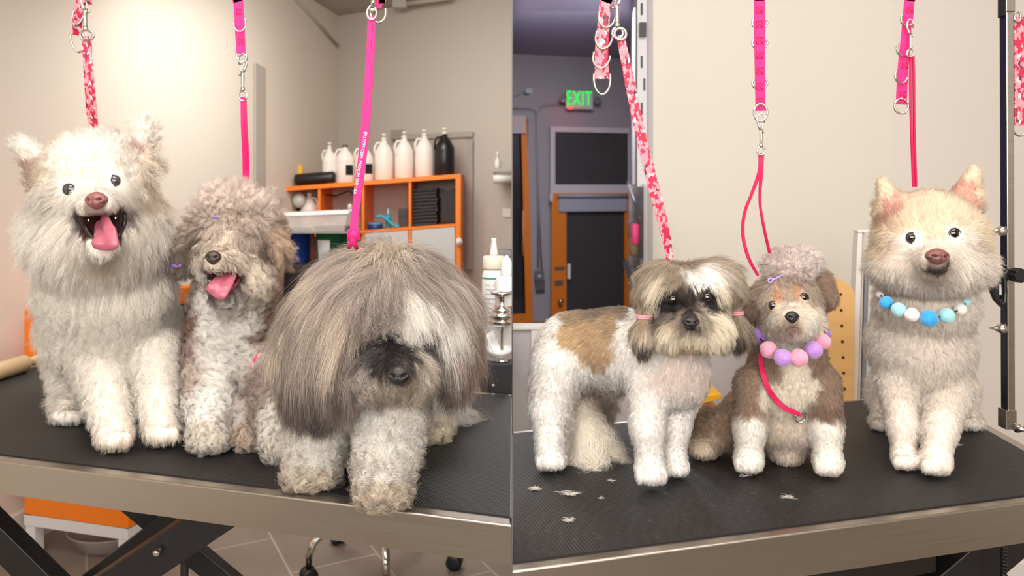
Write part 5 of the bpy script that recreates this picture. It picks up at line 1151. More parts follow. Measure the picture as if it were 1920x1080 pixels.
bottle(950, 662, 520, 480, 44, 1.80, 'round white bottle with a red label, cut by the edge beside the tall squeeze bottle', ('red_label', (204, 62, 44), .5), 0, 1)
# black and yellow item behind bottles
mb = MB(); quadbox(mb, 908, 480, 921, 520, 2.06, .04, bevel=.003); o = mb.build('tool_box', mat('amber', (212, 150, 40), .5)); tag(o, 'amber box behind the tall squeeze bottle', 'box'); o.location.z -= 0
mb = MB(); quadbox(mb, 914, 470, 959, 482, 2.12, .06, bevel=.003); quadbox(mb, 932, 482, 959, 617, 2.12, .06, bevel=.003); o = mb.build('grey_case', mat('grey_case', (120, 118, 118), .5)); tag(o, 'tall grey case behind the bottles at the edge of the left room', 'case')
mb = MB(); quadbox(mb, 908, 520.2, 921, 624.9, 2.06, .04, bevel=.003); o = mb.build('block', mat('dark_grey_box', (90, 88, 88), .5)); tag(o, 'dark grey block under the amber box behind the bottles', 'block')
# metal spindle
sp = empty('coat_spindle', at(941, 560, 1.70), 'chrome pump dispenser with stacked rings beside the white bottles', 'dispenser'); d = 1.765; q = d / F; s0 = at(941, 655, d); s0.z = zt
H0 = at(941, 548, d).z - zt; g = lambda y: at(941, y, d).z - zt
MB().lathe(s0, [(.014, 0), (.014, .004), (.0035, .006), (.0035, g(612))], seg=20).build('stem', M_chrome, sp)
MB().lathe(s0, [(.012, g(612)), (.026, g(606)), (.027, g(600)), (.022, g(597)), (.026, g(594)), (.026, g(588)), (.020, g(585)), (.022, g(582)), (.020, g(577)), (.006, g(574)), (.006, g(560)), (.010, g(556)), (.025, g(550)), (.026, g(547)), (.012, g(545))], seg=36).build('pump_head', M_chrome, sp)

def clip_left(root):
    for o in [root] + list(root.children_recursive):
        if o.type != 'MESH': continue
        bm = bmesh.new(); bm.from_mesh(o.data); 
        r = bmesh.ops.bisect_plane(bm, geom=bm.verts[:] + bm.edges[:] + bm.faces[:], plane_co=(-.0008, 0, 0), plane_no=(1, 0, 0), clear_outer=True)
        ed = [e for e in r['geom_cut'] if isinstance(e, bmesh.types.BMEdge)]
        if ed: bmesh.ops.holes_fill(bm, edges=ed, sides=0)
        bm.to_mesh(o.data); bm.free()
for o in list(bpy.data.objects):
    if o.parent is None and o.get('category') and o.name.split('.')[0] in ('jar', 'squeeze_bottle', 'coat_spindle', 'grey_case', 'wall_shelf', 'paper_roll', 'socket') and o.name != 'squeeze_bottle': clip_left(o)
# ---- right background: far wall -------------------------------------------
def fw(px, off=0.0):
    k = (px - 960) / F; m = (8.17 - 7.6) / (farR.x + .6 - .004); return (7.6 - .004 * m - off) / (1 - k * m)
def fpanel(mb, x0, y0, x1, y1, off, th=.03, bev=0.0): quadbox(mb, x0, y0, x1, y1, fw(x0, off), th, fw(x1, off), bev, slope=0); return mb
M_glassd = mat('night_glass', (60, 58, 60), .08, **{'Coat_Weight': 1.0}); M_fwhite = mat('frame_grey_white', (186, 180, 184), .5)
mb = MB()
for r in ((1032, 237, 1190, 247), (1032, 247, 1041, 346), (1178, 247, 1190, 346), (1032, 346, 1190, 362)): fpanel(mb, *r, .07, .05)
tw = sobj('window_1', mb, M_fwhite); mb = MB(); fpanel(mb, 1041, 247, 1178, 346, .04, .01); mb.build('pane', M_glassd, tw)
dr_ = empty('door_2', at(1110, 500, 7.6)); dr_['kind'] = 'structure'; dr_.location.z = 0
mb = MB()
for r in ((1034, 362, 1062, 663), (1171, 362, 1194, 663), (1062, 362, 1171, 369), (1062, 600, 1171, 663)): fpanel(mb, *r, .09, .05)
mb.build('door_frame', M_orangeD, dr_)
mb = MB(); fpanel(mb, 1062, 369, 1171, 600, .05, .01); mb.build('pane', M_glassd, dr_)
mb = MB(); fpanel(mb, 1048, 366, 1176, 397, .115, .02, .003); mb.tube([at(1046, 367, fw(1046, .13)), at(1177, 367, fw(1177, .13))], .018, 10); mb.build('roller_blind', mat('blind_grey_blue', (150, 150, 162), .6), dr_)
for r in ((1040, 500, 1059, 506), (1040, 526, 1056, 535)):
    mb = MB(); fpanel(mb, *r, .10, .012); mb.build('lock_plate', M_nickel, dr_)
mb = MB(); fpanel(mb, 1064, 495, 1070, 523, .10, .03, .002); mb.build('pull_handle', mat('cream_plastic', (216, 210, 196), .5), dr_)
mb = MB(); mb.ball(at(1051, 565, fw(1051, .13)), .027); mb.build('door_knob', mat('brass', (210, 176, 110), .2, 1.0), dr_)
mb = MB(); fpanel(mb, 1031, 362, 1037, 378, .1, .02); mb.build('hinge', M_fwhite, dr_)
# things seen through / reflected in the door glass: parked car and shelves stand outside
# second glazed door at left
d3 = empty('door_3', at(975, 400, 7.6)); d3['kind'] = 'structure'; d3.location.z = 0
mb = MB(); a0 = at(961, 0, fw(961, .09))
mb.hexa([at(977, 222, fw(977, .09)), at(988, 222, fw(988, .09)), at(988, 222, fw(988, .04)), at(977, 222, fw(977, .04)), at(986, 608, fw(986, .09)), at(1000, 608, fw(1000, .09)), at(1000, 608, fw(1000, .04)), at(986, 608, fw(986, .04))])
fpanel(mb, 961, 590, 1000, 609, .092, .05); mb.build('door_frame', M_orangeD, d3)
mb = MB(); fpanel(mb, 961, 222, 990, 590, .05, .01); mb.build('pane', mat('night_glass_dark', (30, 29, 34), .08, **{'Coat_Weight': 1.0}), d3)
mb = MB(); fpanel(mb, 961, 216, 986, 250, .12, .03, .003); mb.build('roller_blind', mat('blind_rose', (176, 160, 160), .6), d3)
mb = MB(); mb.tube([at(981, 480, fw(981, .115)), at(981, 395, fw(981, .115))], .008, 8); mb.build('pull_handle', mat('handle_tan', (206, 150, 100), .4), d3)
# exit sign
ex = empty('exit_sign', at(1087, 187, fw(1087, .1)), 'white exit sign with glowing green letters above the far door', 'exit sign')
mb = MB(); fpanel(mb, 1061, 170, 1112, 204, .12, .06, .004); mb.build('housing', M_fwhite, ex)
def emis(name, c, s):
    nt = NT(name); e = nt.n('ShaderNodeEmission'); e.inputs[0].default_value = rgb(c); e.inputs[1].default_value = s; nt.l(e.outputs[0], nt.out.inputs[0]); return nt.m
dd = fw(1087, .135); text('EXIT', at(1086, 185.5, dd), (1, .28, 0), (0, 0, 1), .2, emis('exit_green', (20, 240, 80), 1.25), ex, 'exit_letters', ext=.003, spacing=1.12, sx=.58)
mb = MB(); mb.ball(at(1069, 203, fw(1069, .15)), .012, 12); mb.build('indicator_lamp', emis('red_led', (255, 40, 50), 5), ex)
for px, py in ((1054, 184), (1117.5, 187)):
    c = at(px, py, fw(px, .1)); mb = MB(); mb.lathe(c + Vector((0, .04, 0)), [(.01, 0), (.02, .02), (.034, .05), (.036, .07), (.03, .072), (.0, .06)], (.1, -1, -.2), 18); mb.build('lamp_head', mat('lamp_grey', (120, 118, 122), .3, .6), ex)
lt = bpy.data.lights.new('indicator_glow', 'POINT'); lt.energy = .35; lt.color = (1, .05, .08); lt.shadow_soft_size = .02; lo = bpy.data.objects.new('indicator_glow', lt); COL.objects.link(lo); lo.location = at(1069, 212, fw(1069, .22))
# camera, conduits
sc = empty('security_camera', at(988, 171, 7.5), 'tiny white camera high on the far wall, left of the exit sign', 'camera')
mb = MB(); fpanel(mb, 988, 165, 998, 176, .03, .02, .003); mb.build('mount', M_fwhite, sc); mb = MB(); mb.ball(at(989, 171, fw(989, .08)), (.028, .03, .024)); mb.build('camera_head', mat('camera_white', (170, 200, 210), .3), sc)
for k, P in enumerate(([(1058, 196), (1028, 197), (1014, 201), (1009, 212), (1009, 500)], [(961, 203), (990, 203), (1003, 207), (1007, 218), (1007, 300), (1016, 510)], [(984, 173), (975, 178), (962, 183)])):
    mb = MB(); mb.tube([at(x, y, fw(x, .02)) for x, y in P], .009 if k < 2 else .004, 8); sobj('trim_%d' % (5 + k), mb, mat('conduit_lilac', (146, 140, 148), .5))
kp = empty('keypad', at(1012, 526, 7.5), 'dark grey wall switch box left of the orange door', 'switch box')
mb = MB(); fpanel(mb, 1003, 508, 1020, 526, .05, .04, .003); mb.build('switch_box', mat('box_grey', (96, 96, 102), .5), kp); mb = MB(); fpanel(mb, 1005, 527, 1022, 545, .05, .04, .003); mb.build('lower_box', mat('box_grey2', (84, 84, 90), .5), kp)
mb = MB(); fpanel(mb, 1009, 515, 1014, 520, .055, .01); mb.build('button', M_fwhite, kp)
# parked car beyond the door glass is only faint: skip geometry, glass shows dim shapes of the shop
# rack against the passage wall
PSL = (XF - xe) / (8.1 - NEAR)
def pw(px, py, x):   # point on the passage wall, x measured at its near end
    off = xe - .022 - x; d = (xe - .022 - NEAR * PSL) / ((px - 960) / F - PSL); d = min(d, 6.5); p = at(px, py, d); p.x -= off * .35; return p
XP = xe - .024
rk = empty('wall_rack', pw(1195, 400, XP), 'clear acrylic wall rack holding rolls in the passage beside the white wall', 'rack')
mb = MB()
for (x0, y0, x1, y1) in ((1178, 340, 1206, 408), (1178, 412, 1210, 490)):
    a = pw(x0, y0, XP - .02); b = pw(x1, y1, XP - .02); mb.tube([a, b], .008, 8)
mb.build('rail', mat('rail_grey', (116, 112, 114), .4), rk)
mb = MB(); a = pw(1182, 345, XP); b = pw(1214, 345, XP); c_ = pw(1214, 560, XP); d_ = pw(1182, 520, XP)
mb.prism([a, b, c_, d_], (-.01, 0, 0)); mb.build('panel', mat('acrylic', (196, 192, 190), .2, **{'Alpha': .55}), rk)
for k, (px, py, r, m_, lab) in enumerate(((1203, 432, .016, mat('leopard', (150, 130, 110), .7, noise=.8, nscale=60), 'leopard print roll on the acrylic wall rack'), (1211, 440, .012, mat('pink_roll', (232, 70, 130), .6), 'bright pink roll on the acrylic wall rack'), (1209, 462, .016, mat('tan_roll', (140, 118, 90), .8, noise=.4, nscale=30), 'tan roll under the pink roll on the acrylic wall rack'))):
    c = pw(px, py, XP - .09); mb = MB(); mb.lathe(c + Vector((0, 0, -.03)), [(r * .5, 0), (r, .003), (r * .98, .03), (r, .06), (r * .5, .063)], (0, 0, 1), 24); o = mb.build('bandage_roll', m_); tag(o, lab, 'roll')
br = empty('bristle_brush', pw(1198, 505, XP - .05), 'dark flat brush leaning out of the rack above the groomed dog', 'brush')
c = pw(1190, 490, XP - .14); e = pw(1204, 520, XP - .10); mb = MB(); beam(mb, c, e, .035, .012); mb.build('brush_head', M_blackp, br); mb = MB(); beam(mb, e, pw(1212, 560, XP - .07), .012, .01); mb.build('handle', M_blackp, br)
# slotted upright panel at the wall end
pb = sobj('trim_8', MB().box((xe - .050, NEAR - .02, CZ - .0), (xe - .0215, NEAR + .02, 2.55)), mat('slot_white', (200, 198, 200), .5))
z0s = [at(1212, y, NEAR).z for y in (20, 60, 118, 160, 205)]
mb = MB()
for i, z_ in enumerate(z0s): mb.box((xe - .040 + (i % 2) * .008, NEAR - .022, z_ - .018), (xe - .034 + (i % 2) * .008, NEAR - .019, z_ + .018))
mb.box((xe - .045, NEAR - .035, at(1210, 72, NEAR).z), (xe - .025, NEAR - .02, at(1210, 46, NEAR).z)); mb.build('slots', M_blackp, pb)
# pony wall behind the table at left
PD = 1.98
mb = MB(); quadbox(mb, 961.2, 619, 1420, 900, PD, .03); pn = sobj('trim_9', mb, mat('pony_grey', (186, 184, 186), .6, noise=.03, nscale=4))
mb = MB(); quadbox(mb, 961.2, 612, 1420, 619, PD - .008, .05, bevel=.002); mb.build('cap_rail', M_white, pn); mb = MB(); quadbox(mb, 996, 619.3, 1010, 900, PD - .006, .005); mb.build('batten', M_white, pn)

def LIGHTS():
    area('ceiling_light', (-.45, .7, 2.5), (-.5, 1.4, .9), 1.2, 1.0, 29, (1, .96, .92))
    area('ceiling_light', (-.65, 3.9, 2.5), (-.3, 4.6, 0), 1.0, 1.8, 58, (1, .95, .89))
    area('ceiling_light', (.8, .6, 2.75), (.7, 1.4, .9), 1.4, 1.0, 20, (1, .95, .89))
    area('ceiling_light', (.45, 5.5, 2.5), (.45, 6, 0), .6, 1.8, 90, (.94, .93, 1))
    area('front_fill_light', (-.7, -1.5, 1.75), (-.5, 1.4, 1.0), 1.8, 1.2, 58, (1, .97, .94))  # frontal fill added behind the camera for the coats, no window there
    area('front_fill_light', (.9, -1.5, 1.75), (.7, 1.4, 1.0), 1.8, 1.2, 50, (1, .96, .91))
    w = bpy.data.worlds.new('w'); SC.world = w; w.use_nodes = True
    w.node_tree.nodes['Background'].inputs[0].default_value = (1, .95, .9, 1); w.node_tree.nodes['Background'].inputs[1].default_value = .4
# ---- yellow tray, peg board, folding gate, pole ----------------------------
yt = empty('yellow_tray', at(1330, 756, 1.80), 'yellow plastic tray behind the table between the two left groomed dogs', 'tray')
mb = MB(); mb.prism([at(1298, 772, 1.80), at(1303, 744, 1.80), at(1352, 738, 1.80), at(1354, 748, 1.80), at(1318, 754, 1.80), at(1314, 785, 1.80), at(1299, 788, 1.8)], (0, .10, 0), .002); mb.build('rim', mat('tray_yellow', (240, 176, 20), .45), yt)
mb = MB(); mb.box((at(1300, 0, 1.8).x, 1.802, .55), (at(1352, 0, 1.8).x, 1.90, at(1300, 768, 1.8).z)); mb.build('tray_body', mat('tray_yellow', (240, 176, 20), .45), yt)
mb = MB(); mb.box((at(1302, 0, 1.8).x, 1.81, 0), (at(1350, 0, 1.8).x, 1.89, .549)); mb.build('tray_stand', M_black, yt)
# pegboard: solid plate with a rounded top and modelled holes (dark insets)
PBD = 1.90
a = at(1412, 0, PBD).x; b = at(1603, 0, PBD).x; zt_ = at(0, 512, PBD).z; zs = at(0, 555, PBD).z
pts = [(a, PBD, .02), (b, PBD, .02)]
cx = (a + b) / 2
for i in range(17):
    t_ = math.pi * i / 16; pts.append((cx + (b - cx) * math.cos(t_) , PBD, zs + (zt_ - zs) * math.sin(t_) ** .9))
pg = empty('peg_board', (cx, PBD, 0), 'pale wooden peg board with rounded top behind the sitting groomed dog', 'peg board')
MB().prism(pts, (0, .018, 0), .002).build('board', mat('birch_ply', (226, 180, 116), .5, noise=.10, nscale=6, stretch=(1, 1, 9)), pg)
mb = MB()
for j in range(12):
    for i in range(6):
        px = 1580 - 27 * i + (j * 1.2 if i >= 0 else 0) - 4; py = 552 + 29.5 * j + (i % 2) * 2
        c = at(px, py, PBD - .0004)
        if (c.x - a) < .02 or (b - c.x) < .015: continue
        mb.lathe(c, [(.0034, 0), (.0034, .001), (.0028, .0012)], (0, -1, 0), 12)
o = mb.build('peg_holes', mat('hole_dark', (66, 40, 22), .9), pg); o['kind'] = 'stuff'
# folding white gate frame
gt = empty('gate_panel', at(1618, 600, 2.0), 'white framed gate leaning against the wall beside the peg board', 'gate')
def slant(mb, xt0, xt1, xb0, xb1, y0, y1, d, th): mb.hexa([at(xb0, y1, d), at(xb1, y1, d), at(xb1, y1, d) + Vector((0, th, 0)), at(xb0, y1, d) + Vector((0, th, 0)), at(xt0, y0, d), at(xt1, y0, d), at(xt1, y0, d) + Vector((0, th, 0)), at(xt0, y0, d) + Vector((0, th, 0))], .002)
GD_ = 1.99
mb = MB(); slant(mb, 1609, 1618, 1586, 1604, 437, 900, GD_, .03); mb.build('stile', M_white, gt)
mb = MB(); slant(mb, 1618.3, 1622, 1604.4, 1609, 437, 900, GD_ + .01, .02); mb.build('edge_strip', mat('edge_tan', (206, 198, 188), .5), gt)
mb = MB(); slant(mb, 1622.4, 1629, 1609.4, 1618, 500, 900, GD_ + .012, .02); mb.build('track', mat('alu_grey', (160, 164, 170), .35, .7), gt)
mb = MB(); slant(mb, 1629.4, 1690, 1618.4, 1690, 500, 900, GD_ + .014, .015); mb.build('panel', mat('panel_grey', (204, 204, 202), .5), gt)
mb = MB(); slant(mb, 1609, 1690, 1608.8, 1690, 431, 436.6, GD_, .03); mb.build('top_rail', M_white, gt)
# grooming arm post
PO = 1.30; 
gp = empty('grooming_post', at(1890, 800, PO), 'steel grooming arm post clamped to the right end of the right table', 'post')
def post(mb, x0t, x1t, x0b, x1b, y0, y1, d, th, mi=0): mb.hexa([at(x0b, y1, d), at(x1b, y1, d), at(x1b, y1, d) + Vector((0.0, th, 0)), at(x0b, y1, d) + Vector((0, th, 0)), at(x0t, y0, d), at(x1t, y0, d), at(x1t, y0, d) + Vector((0.0, th, 0)), at(x0t, y0, d) + Vector((0, th, 0))], .0012, mi)
mb = MB(); post(mb, 1887, 1901, 1890, 1904, 22, 775, PO, .0165); mb.build('tube', M_steel, gp)
mb = MB(); post(mb, 1885.6, 1886.8, 1888.6, 1889.8, 24, 775, PO, .0165); mb.build('rail', mat('tube_side_shade', (52, 56, 80), .25, .7), gp)  # dark strip standing for the tube's left side, its shade put into the colour
mb = MB(); post(mb, 1885, 1886, 1885, 1886, -10, 29, PO - .002, .02); mb.build('collar_shade', M_blackp, gp); mb = MB(); post(mb, 1886.3, 1904, 1886.3, 1904, -10, 22, PO - .002, .02); mb.build('collar', M_steel, gp)
mb = MB(); post(mb, 1886, 1907, 1886, 1907, 770, 806, PO - .003, .022); mb.build('base_clamp', M_steel, gp)
mb = MB(); mb.tube([at(1905, 803, PO - .006), at(1925, 806, PO - .012)], .0045, 10); mb.lathe(at(1904, 803, PO - .004), [(.007, 0), (.007, .006)], (1, 0, 0), 12); mb.build('clamp_bolt', M_nickel, gp)
for y in (433, 616):
    mb = MB(); c = at(1879, y, PO - .012); mb.lathe(c, [(.008, -.004), (.008, .004), (.0045, .006), (.0045, .01)], (-1, -.1, 0), 14)
    ec = at(1866, y + 1, PO - .012); mb.tube([ec + Vector((math.cos(t_) * .007, math.sin(t_) * .007, .0005 * t_)) for t_ in [i * .45 for i in range(14)]], .0018, 8, closed=True); mb.build('eye_bolt', M_nickel, gp)
mb = MB(); c = at(1887, 514, PO - .02); mb.tube([at(1880, 514, PO - .004), at(1896, 515, PO - .02)], .009, 12); mb.build('knob_shaft', M_blackp, gp)
mb = MB(); c = at(1900, 515, PO - .018)
pr = [(c.x + .0105 * (1 + .10 * math.cos(8 * t_)) * math.cos(t_) * 1.0, c.y, c.z + .0105 * (1 + .10 * math.cos(8 * t_)) * math.sin(t_)) for t_ in [i * 2 * math.pi / 64 for i in range(64)]]
mb.prism(pr, (.004, -.016, 0), .0012); mb.build('clamp_knob', M_blackp, gp)
# black grooming loop holder clipped on post
ch = empty('clip_holder', at(1866, 535, PO), 'black teardrop clip hanging on the steel post behind the cream dog', 'clip')
mb = MB(); P = [(1872, 503), (1860, 510), (1855, 522), (1858, 540), (1866, 560), (1876, 571), (1883, 566), (1884, 545), (1882, 520), (1880, 505)]
mb.tube([at(x, y, PO - .014) for x, y in P], .0052, 10, closed=True, flat=.8); mb.build('ring', M_blackp, ch)
mb = MB(); mb.prism([at(x, y, PO - .009) for x, y in ((1872, 508), (1862, 514), (1861, 526), (1866, 545), (1875, 562), (1880, 560), (1881, 520))], (0, .006, 0)); mb.build('plate', mat('dark_grey_plate', (30, 30, 32), .4), ch)
mb = MB(); quadbox(mb, 1874, 533, 1881, 553, PO - .012, .002); mb.build('sticker', mat('sticker_white', (206, 204, 200), .5), ch)

# ---- leashes ---------------------------------------------------------------
def webbing(name, colr):
    nt = NT(name); b = bsdf(nt, rgb(colr), .55); b.inputs['Specular IOR Level'].default_value = .3
    tc = nt.n('ShaderNodeTexCoord'); w = nt.n('ShaderNodeTexNoise', Scale=1400.0); nt.l(tc.outputs['Object'], w.inputs['Vector'])
    bp = nt.n('ShaderNodeBump', Strength=.2, Distance=.0005); nt.l(w.outputs[0], bp.inputs['Height']); nt.l(bp.outputs[0], b.inputs['Normal']); return nt.m
M_pink = webbing('hot_pink_webbing', (236, 36, 118)); M_crim = webbing('crimson_webbing', (205, 30, 84)); M_stitch = mat('stitch_red', (176, 22, 84), .7)
def patterned():
    nt = NT('camo_pink_webbing'); b = bsdf(nt, rough=.55); tc = nt.n('ShaderNodeTexCoord')
    mp = nt.n('ShaderNodeMapping'); mp.inputs['Scale'].default_value = (2.3, .5, 1.5); mp.inputs['Rotation'].default_value = (0, .7, 0); nt.l(tc.outputs['Object'], mp.inputs[0])
    n1 = nt.n('ShaderNodeTexNoise', Scale=120.0, Detail=1.5); nt.l(mp.outputs[0], n1.inputs['Vector'])
    ad = nt.n('ShaderNodeVectorMath', _operation='MULTIPLY_ADD'); nt.l(n1.outputs['Color'], ad.inputs[0]); ad.inputs[1].default_value = (.012, .012, .012); nt.l(mp.outputs[0], ad.inputs[2])
    v = nt.n('ShaderNodeTexVoronoi', Scale=105.0, _feature='F1'); nt.l(ad.outputs[0], v.inputs['Vector'])
    sx = nt.n('ShaderNodeSeparateColor'); nt.l(v.outputs['Color'], sx.inputs[0])
    cr = nt.n('ShaderNodeValToRGB'); cr.color_ramp.interpolation = 'CONSTANT'; e = cr.color_ramp.elements
    e[0].position = 0; e[0].color = rgb((236, 140, 150)); e[1].position = .5; e[1].color = rgb((190, 18, 60))
    x = e.new(.84); x.color = rgb((226, 190, 194)); x = e.new(.95); x.color = rgb((90, 40, 60)); nt.l(sx.outputs[0], cr.inputs[0])
    v2 = nt.n('ShaderNodeTexVoronoi', Scale=105.0, _feature='DISTANCE_TO_EDGE'); nt.l(ad.outputs[0], v2.inputs['Vector'])
    lt_ = nt.n('ShaderNodeMath', _operation='LESS_THAN'); lt_.inputs[1].default_value = .045; nt.l(v2.outputs['Distance'], lt_.inputs[0])
    mx = nt.n('ShaderNodeMix', _data_type='RGBA'); mx.inputs[7].default_value = rgb((120, 30, 62)); nt.l(cr.outputs[0], mx.inputs[6])
    m3 = nt.n('ShaderNodeMath', _operation='MULTIPLY'); m3.inputs[1].default_value = .55; nt.l(lt_.outputs[0], m3.inputs[0]); nt.l(m3.outputs[0], mx.inputs[0]); nt.l(mx.outputs[2], b.inputs['Base Color']); return nt.m
M_pat = patterned()
def ribbon(pts, th=.0018, n=60):
    n = max(n, 14 * len(pts))
    """pts: (px, py, d, width px[, twist])"""
    mb = MB(); C = [Vector(at(*p[:3])) for p in pts]; W = [p[3] * p[2] / F / 2 for p in pts]; TW = [p[4] if len(p) > 4 else 0 for p in pts]
    m = len(C) - 1; rings = []
    for i in range(n + 1):
        t = i / n * m; k = min(int(t), m - 1); f = t - k
        a, b, c, d = C[max(k - 1, 0)], C[k], C[k + 1], C[min(k + 2, m)]
        p = .5 * ((2 * b) + (c - a) * f + (2 * a - 5 * b + 4 * c - d) * f * f + (3 * b - a - 3 * c + d) * f ** 3)
        tn = (.5 * ((c - a) + 2 * (2 * a - 5 * b + 4 * c - d) * f + 3 * (3 * b - a - 3 * c + d) * f * f)).normalized()
        w = lerp(W[k], W[k + 1], f); tw = lerp(TW[k], TW[k + 1], f)
        s = tn.cross(Vector((0, -1, 0))).normalized(); nn = s.cross(tn)
        s2 = s * math.cos(tw) + nn * math.sin(tw); n2 = s2.cross(tn)
        rings.append([mb.b.verts.new(p + s2 * (w * sx) + n2 * (th * sy_)) for sx, sy_ in ((-1, -.35), (-.9, -.5), (.9, -.5), (1, -.35), (1, .35), (.9, .5), (-.9, .5), (-1, .35))])
    for a, b in zip(rings, rings[1:]):
        for j in range(8): mb.b.faces.new((a[j], a[(j + 1) % 8], b[(j + 1) % 8], b[j]))
    mb.b.faces.new(list(reversed(rings[0]))); mb.b.faces.new(rings[-1])
    return mb
def dring(px, py, d, rx, ry, name, root, r=.0016, a0=0, a1=360, tw=0.0, roll=0.0, m=None):
    c = at(px, py, d); q = d / F; P = []
    closed = a1 - a0 >= 360; n = 36
    for i in range(n if closed else n + 1):
        t = math.radians(a0 + (a1 - a0) * i / n); x, z = rx * q * math.cos(t), ry * q * math.sin(t)
        cr, sr = math.cos(roll), math.sin(roll); x, z = x * cr - z * sr, x * sr + z * cr
        P.append(c + Vector((x * math.cos(tw), x * math.sin(tw), z)))
    return MB().tube(P, r, 10, closed=closed).build(name, m or M_nickel, root)
def snap(px, y0, y1, d, root, flip=1, tilt=0.0):
    """bolt snap: hook on top, bolt body, swivel eye below, from y0 to y1"""
    q = d / F; H = (y1 - y0); X = lambda dx, y: at(px + dx + tilt * (y - y0), y, d)
    sn = MB(); f = flip; s = H / 95.0
    sn.tube([X(7 * f * s, y0 + 22 * s), X(8 * f * s, y0 + 10 * s), X(4 * f * s, y0 + 2 * s), X(-3 * f * s, y0 + 1 * s), X(-8 * f * s, y0 + 8 * s), X(-8 * f * s, y0 + 20 * s), X(-4 * f * s, y0 + 32 * s), X(1 * f * s, y0 + 42 * s)], [2.0 * q * s * (.9 + .5 * (i / 7)) for i in range(8)], 12)
    sn.tube([X(0, y0 + 38 * s), X(0, y0 + 44 * s), X(0, y0 + 66 * s), X(0, y0 + 70 * s)], [3 * q * s, 3.6 * q * s, 3.2 * q * s, 2.6 * q * s], 14)
    sn.tube([X(3 * f * s, y0 + 20 * s), X(4 * f * s, y0 + 46 * s)], 1.5 * q * s, 8)
    hk = sn.build('snap_hook', M_nickel, root)
    b = MB(); b.ball(X(7 * f * s, y0 + 42 * s), 2.2 * q * s, 10); b.build('thumb_bolt', M_nickel, hk)
    b = MB(); b.tube([X(0, y0 + 68 * s), X(0, y0 + 76 * s)], [4.6 * q * s, 4.0 * q * s], 14); c = X(0, y0 + 84 * s)
    b.tube([c + Vector((math.cos(t) * 9 * q * s, 0, math.sin(t) * 9.5 * q * s)) for t in [i * 2 * math.pi / 28 for i in range(28)]], 1.9 * q * s, 10, closed=True); b.build('swivel_eye', M_nickel, hk)
    return hk
def xbox(mb, px, py, w, d, th=.9):
    q = d / F; h = w
    L = [((-w, -h), (w, -h)), ((w, -h), (w, h)), ((w, h), (-w, h)), ((-w, h), (-w, -h)), ((-w, -h), (w, h)), ((w, -h), (-w, h))]
    for a, b in L: mb.tube([at(px + a[0], py + a[1], d), at(px + b[0], py + b[1], d)], .00042, 5)
# L1 patterned leash on the big white dog
l1 = empty('leash', at(160, 0, 1.38), 'pink camouflage pattern leash above the big fluffy white dog', 'leash')
ribbon([(163, 68, 1.38, 18), (164, 110, 1.38, 17), (168, 160, 1.385, 19), (172, 210, 1.40, 20), (178, 262, 1.42, 12, .4)]).build('strap', M_pat, l1)
ribbon([(156, -1050, 1.40, 22, .5), (156, -90, 1.40, 22, .5), (156, -20, 1.40, 22, .5), (147, 30, 1.40, 18, .7), (143, 66, 1.41, 13, .5)]).build('folded_strap', M_pat, l1)
ribbon([(166, -1050, 1.41, 10, .9), (166, -90, 1.41, 10, .9), (166, -20, 1.41, 10, .9), (168, 8, 1.41, 9, .9)]).build('upper_strap', M_pat, l1)
snap(158, -22, 78, 1.375, l1, 1, .03); dring(147, 72, 1.40, 14, 26, 'ring', l1, .0018, 150, 350, roll=.1); dring(147, 26, 1.40, 10, 22, 'ring', l1, .0018, 160, 380, roll=-.3); dring(163, 66, 1.372, 13, 9, 'ring', l1, .0018)
# L2
l2 = empty('leash', at(450, 0, 1.42), 'hot pink leash with silver snap above the taupe dog', 'leash')
ribbon([(446, -1050, 1.42, 19), (446, -90, 1.42, 19), (446, -20, 1.42, 19), (449, 40, 1.42, 18), (452, 100, 1.42, 17, .15)]).build('upper_strap', M_pink, l2)
ribbon([(456.5, 182, 1.42, 11), (458, 240, 1.425, 12.5), (461, 300, 1.44, 13), (461, 370, 1.47, 12)]).build('lower_strap', M_pink, l2); ribbon([(459.2, 184, 1.4185, 4), (459.5, 240, 1.4235, 5), (462, 300, 1.4385, 5), (462, 360, 1.4685, 5)], .001).build('fold', M_crim, l2)
dring(449, 43, 1.413, 11, 16, 'ring', l2, .0016, 180, 400, .3); dring(453, 103, 1.413, 9, 14, 'ring', l2, .0016, 170, 380, .3)
snap(455, 100, 190, 1.42, l2, -1); mb = MB(); xbox(mb, 447.5, 22, 5, 1.4185); mb.build('stitching', M_stitch, l2); mb = MB(); xbox(mb, 451, 78, 5, 1.4185); mb.build('stitching', M_stitch, l2)
# L3
l3 = empty('leash', at(700, 0, 1.12), 'bright pink flat leash with white lettering and a knot above the long-haired dog', 'leash')
ribbon([(697.5, 30, 1.12, 15), (694, 110, 1.12, 15.5), (685, 240, 1.12, 16.5), (674, 340, 1.12, 15.5), (662, 432, 1.12, 13)], .0022, 80).build('strap', M_pink, l3)
MB().tube([at(664 - 11, 441, 1.12), at(664 + 9.5, 440, 1.12)], [.0085, .0085], 16).build('knot', M_pink, l3)
mb = MB(); mb.tube([at(660, 440, 1.119), at(661, 450, 1.115), at(654, 464, 1.13)], [.004, .004, .003], 8); mb.tube([at(664, 440, 1.119), at(662, 450, 1.115), at(669, 466, 1.13)], [.004, .004, .003], 8); mb.build('noose', M_pink, l3)
dring(709, 22, 1.122, 14, 20, 'ring', l3, .0017, 160, 380, .2); dring(697, 24, 1.118, 8.5, 13, 'swivel_eye', l3, .0017); MB().ball(at(698, 20, 1.118), .0042, 14).build('swivel_ball', M_nickel, l3)
MB().tube([at(701, -8, 1.118), at(699, 14, 1.118)], .0035, 10).build('snap_shank', M_nickel, l3)
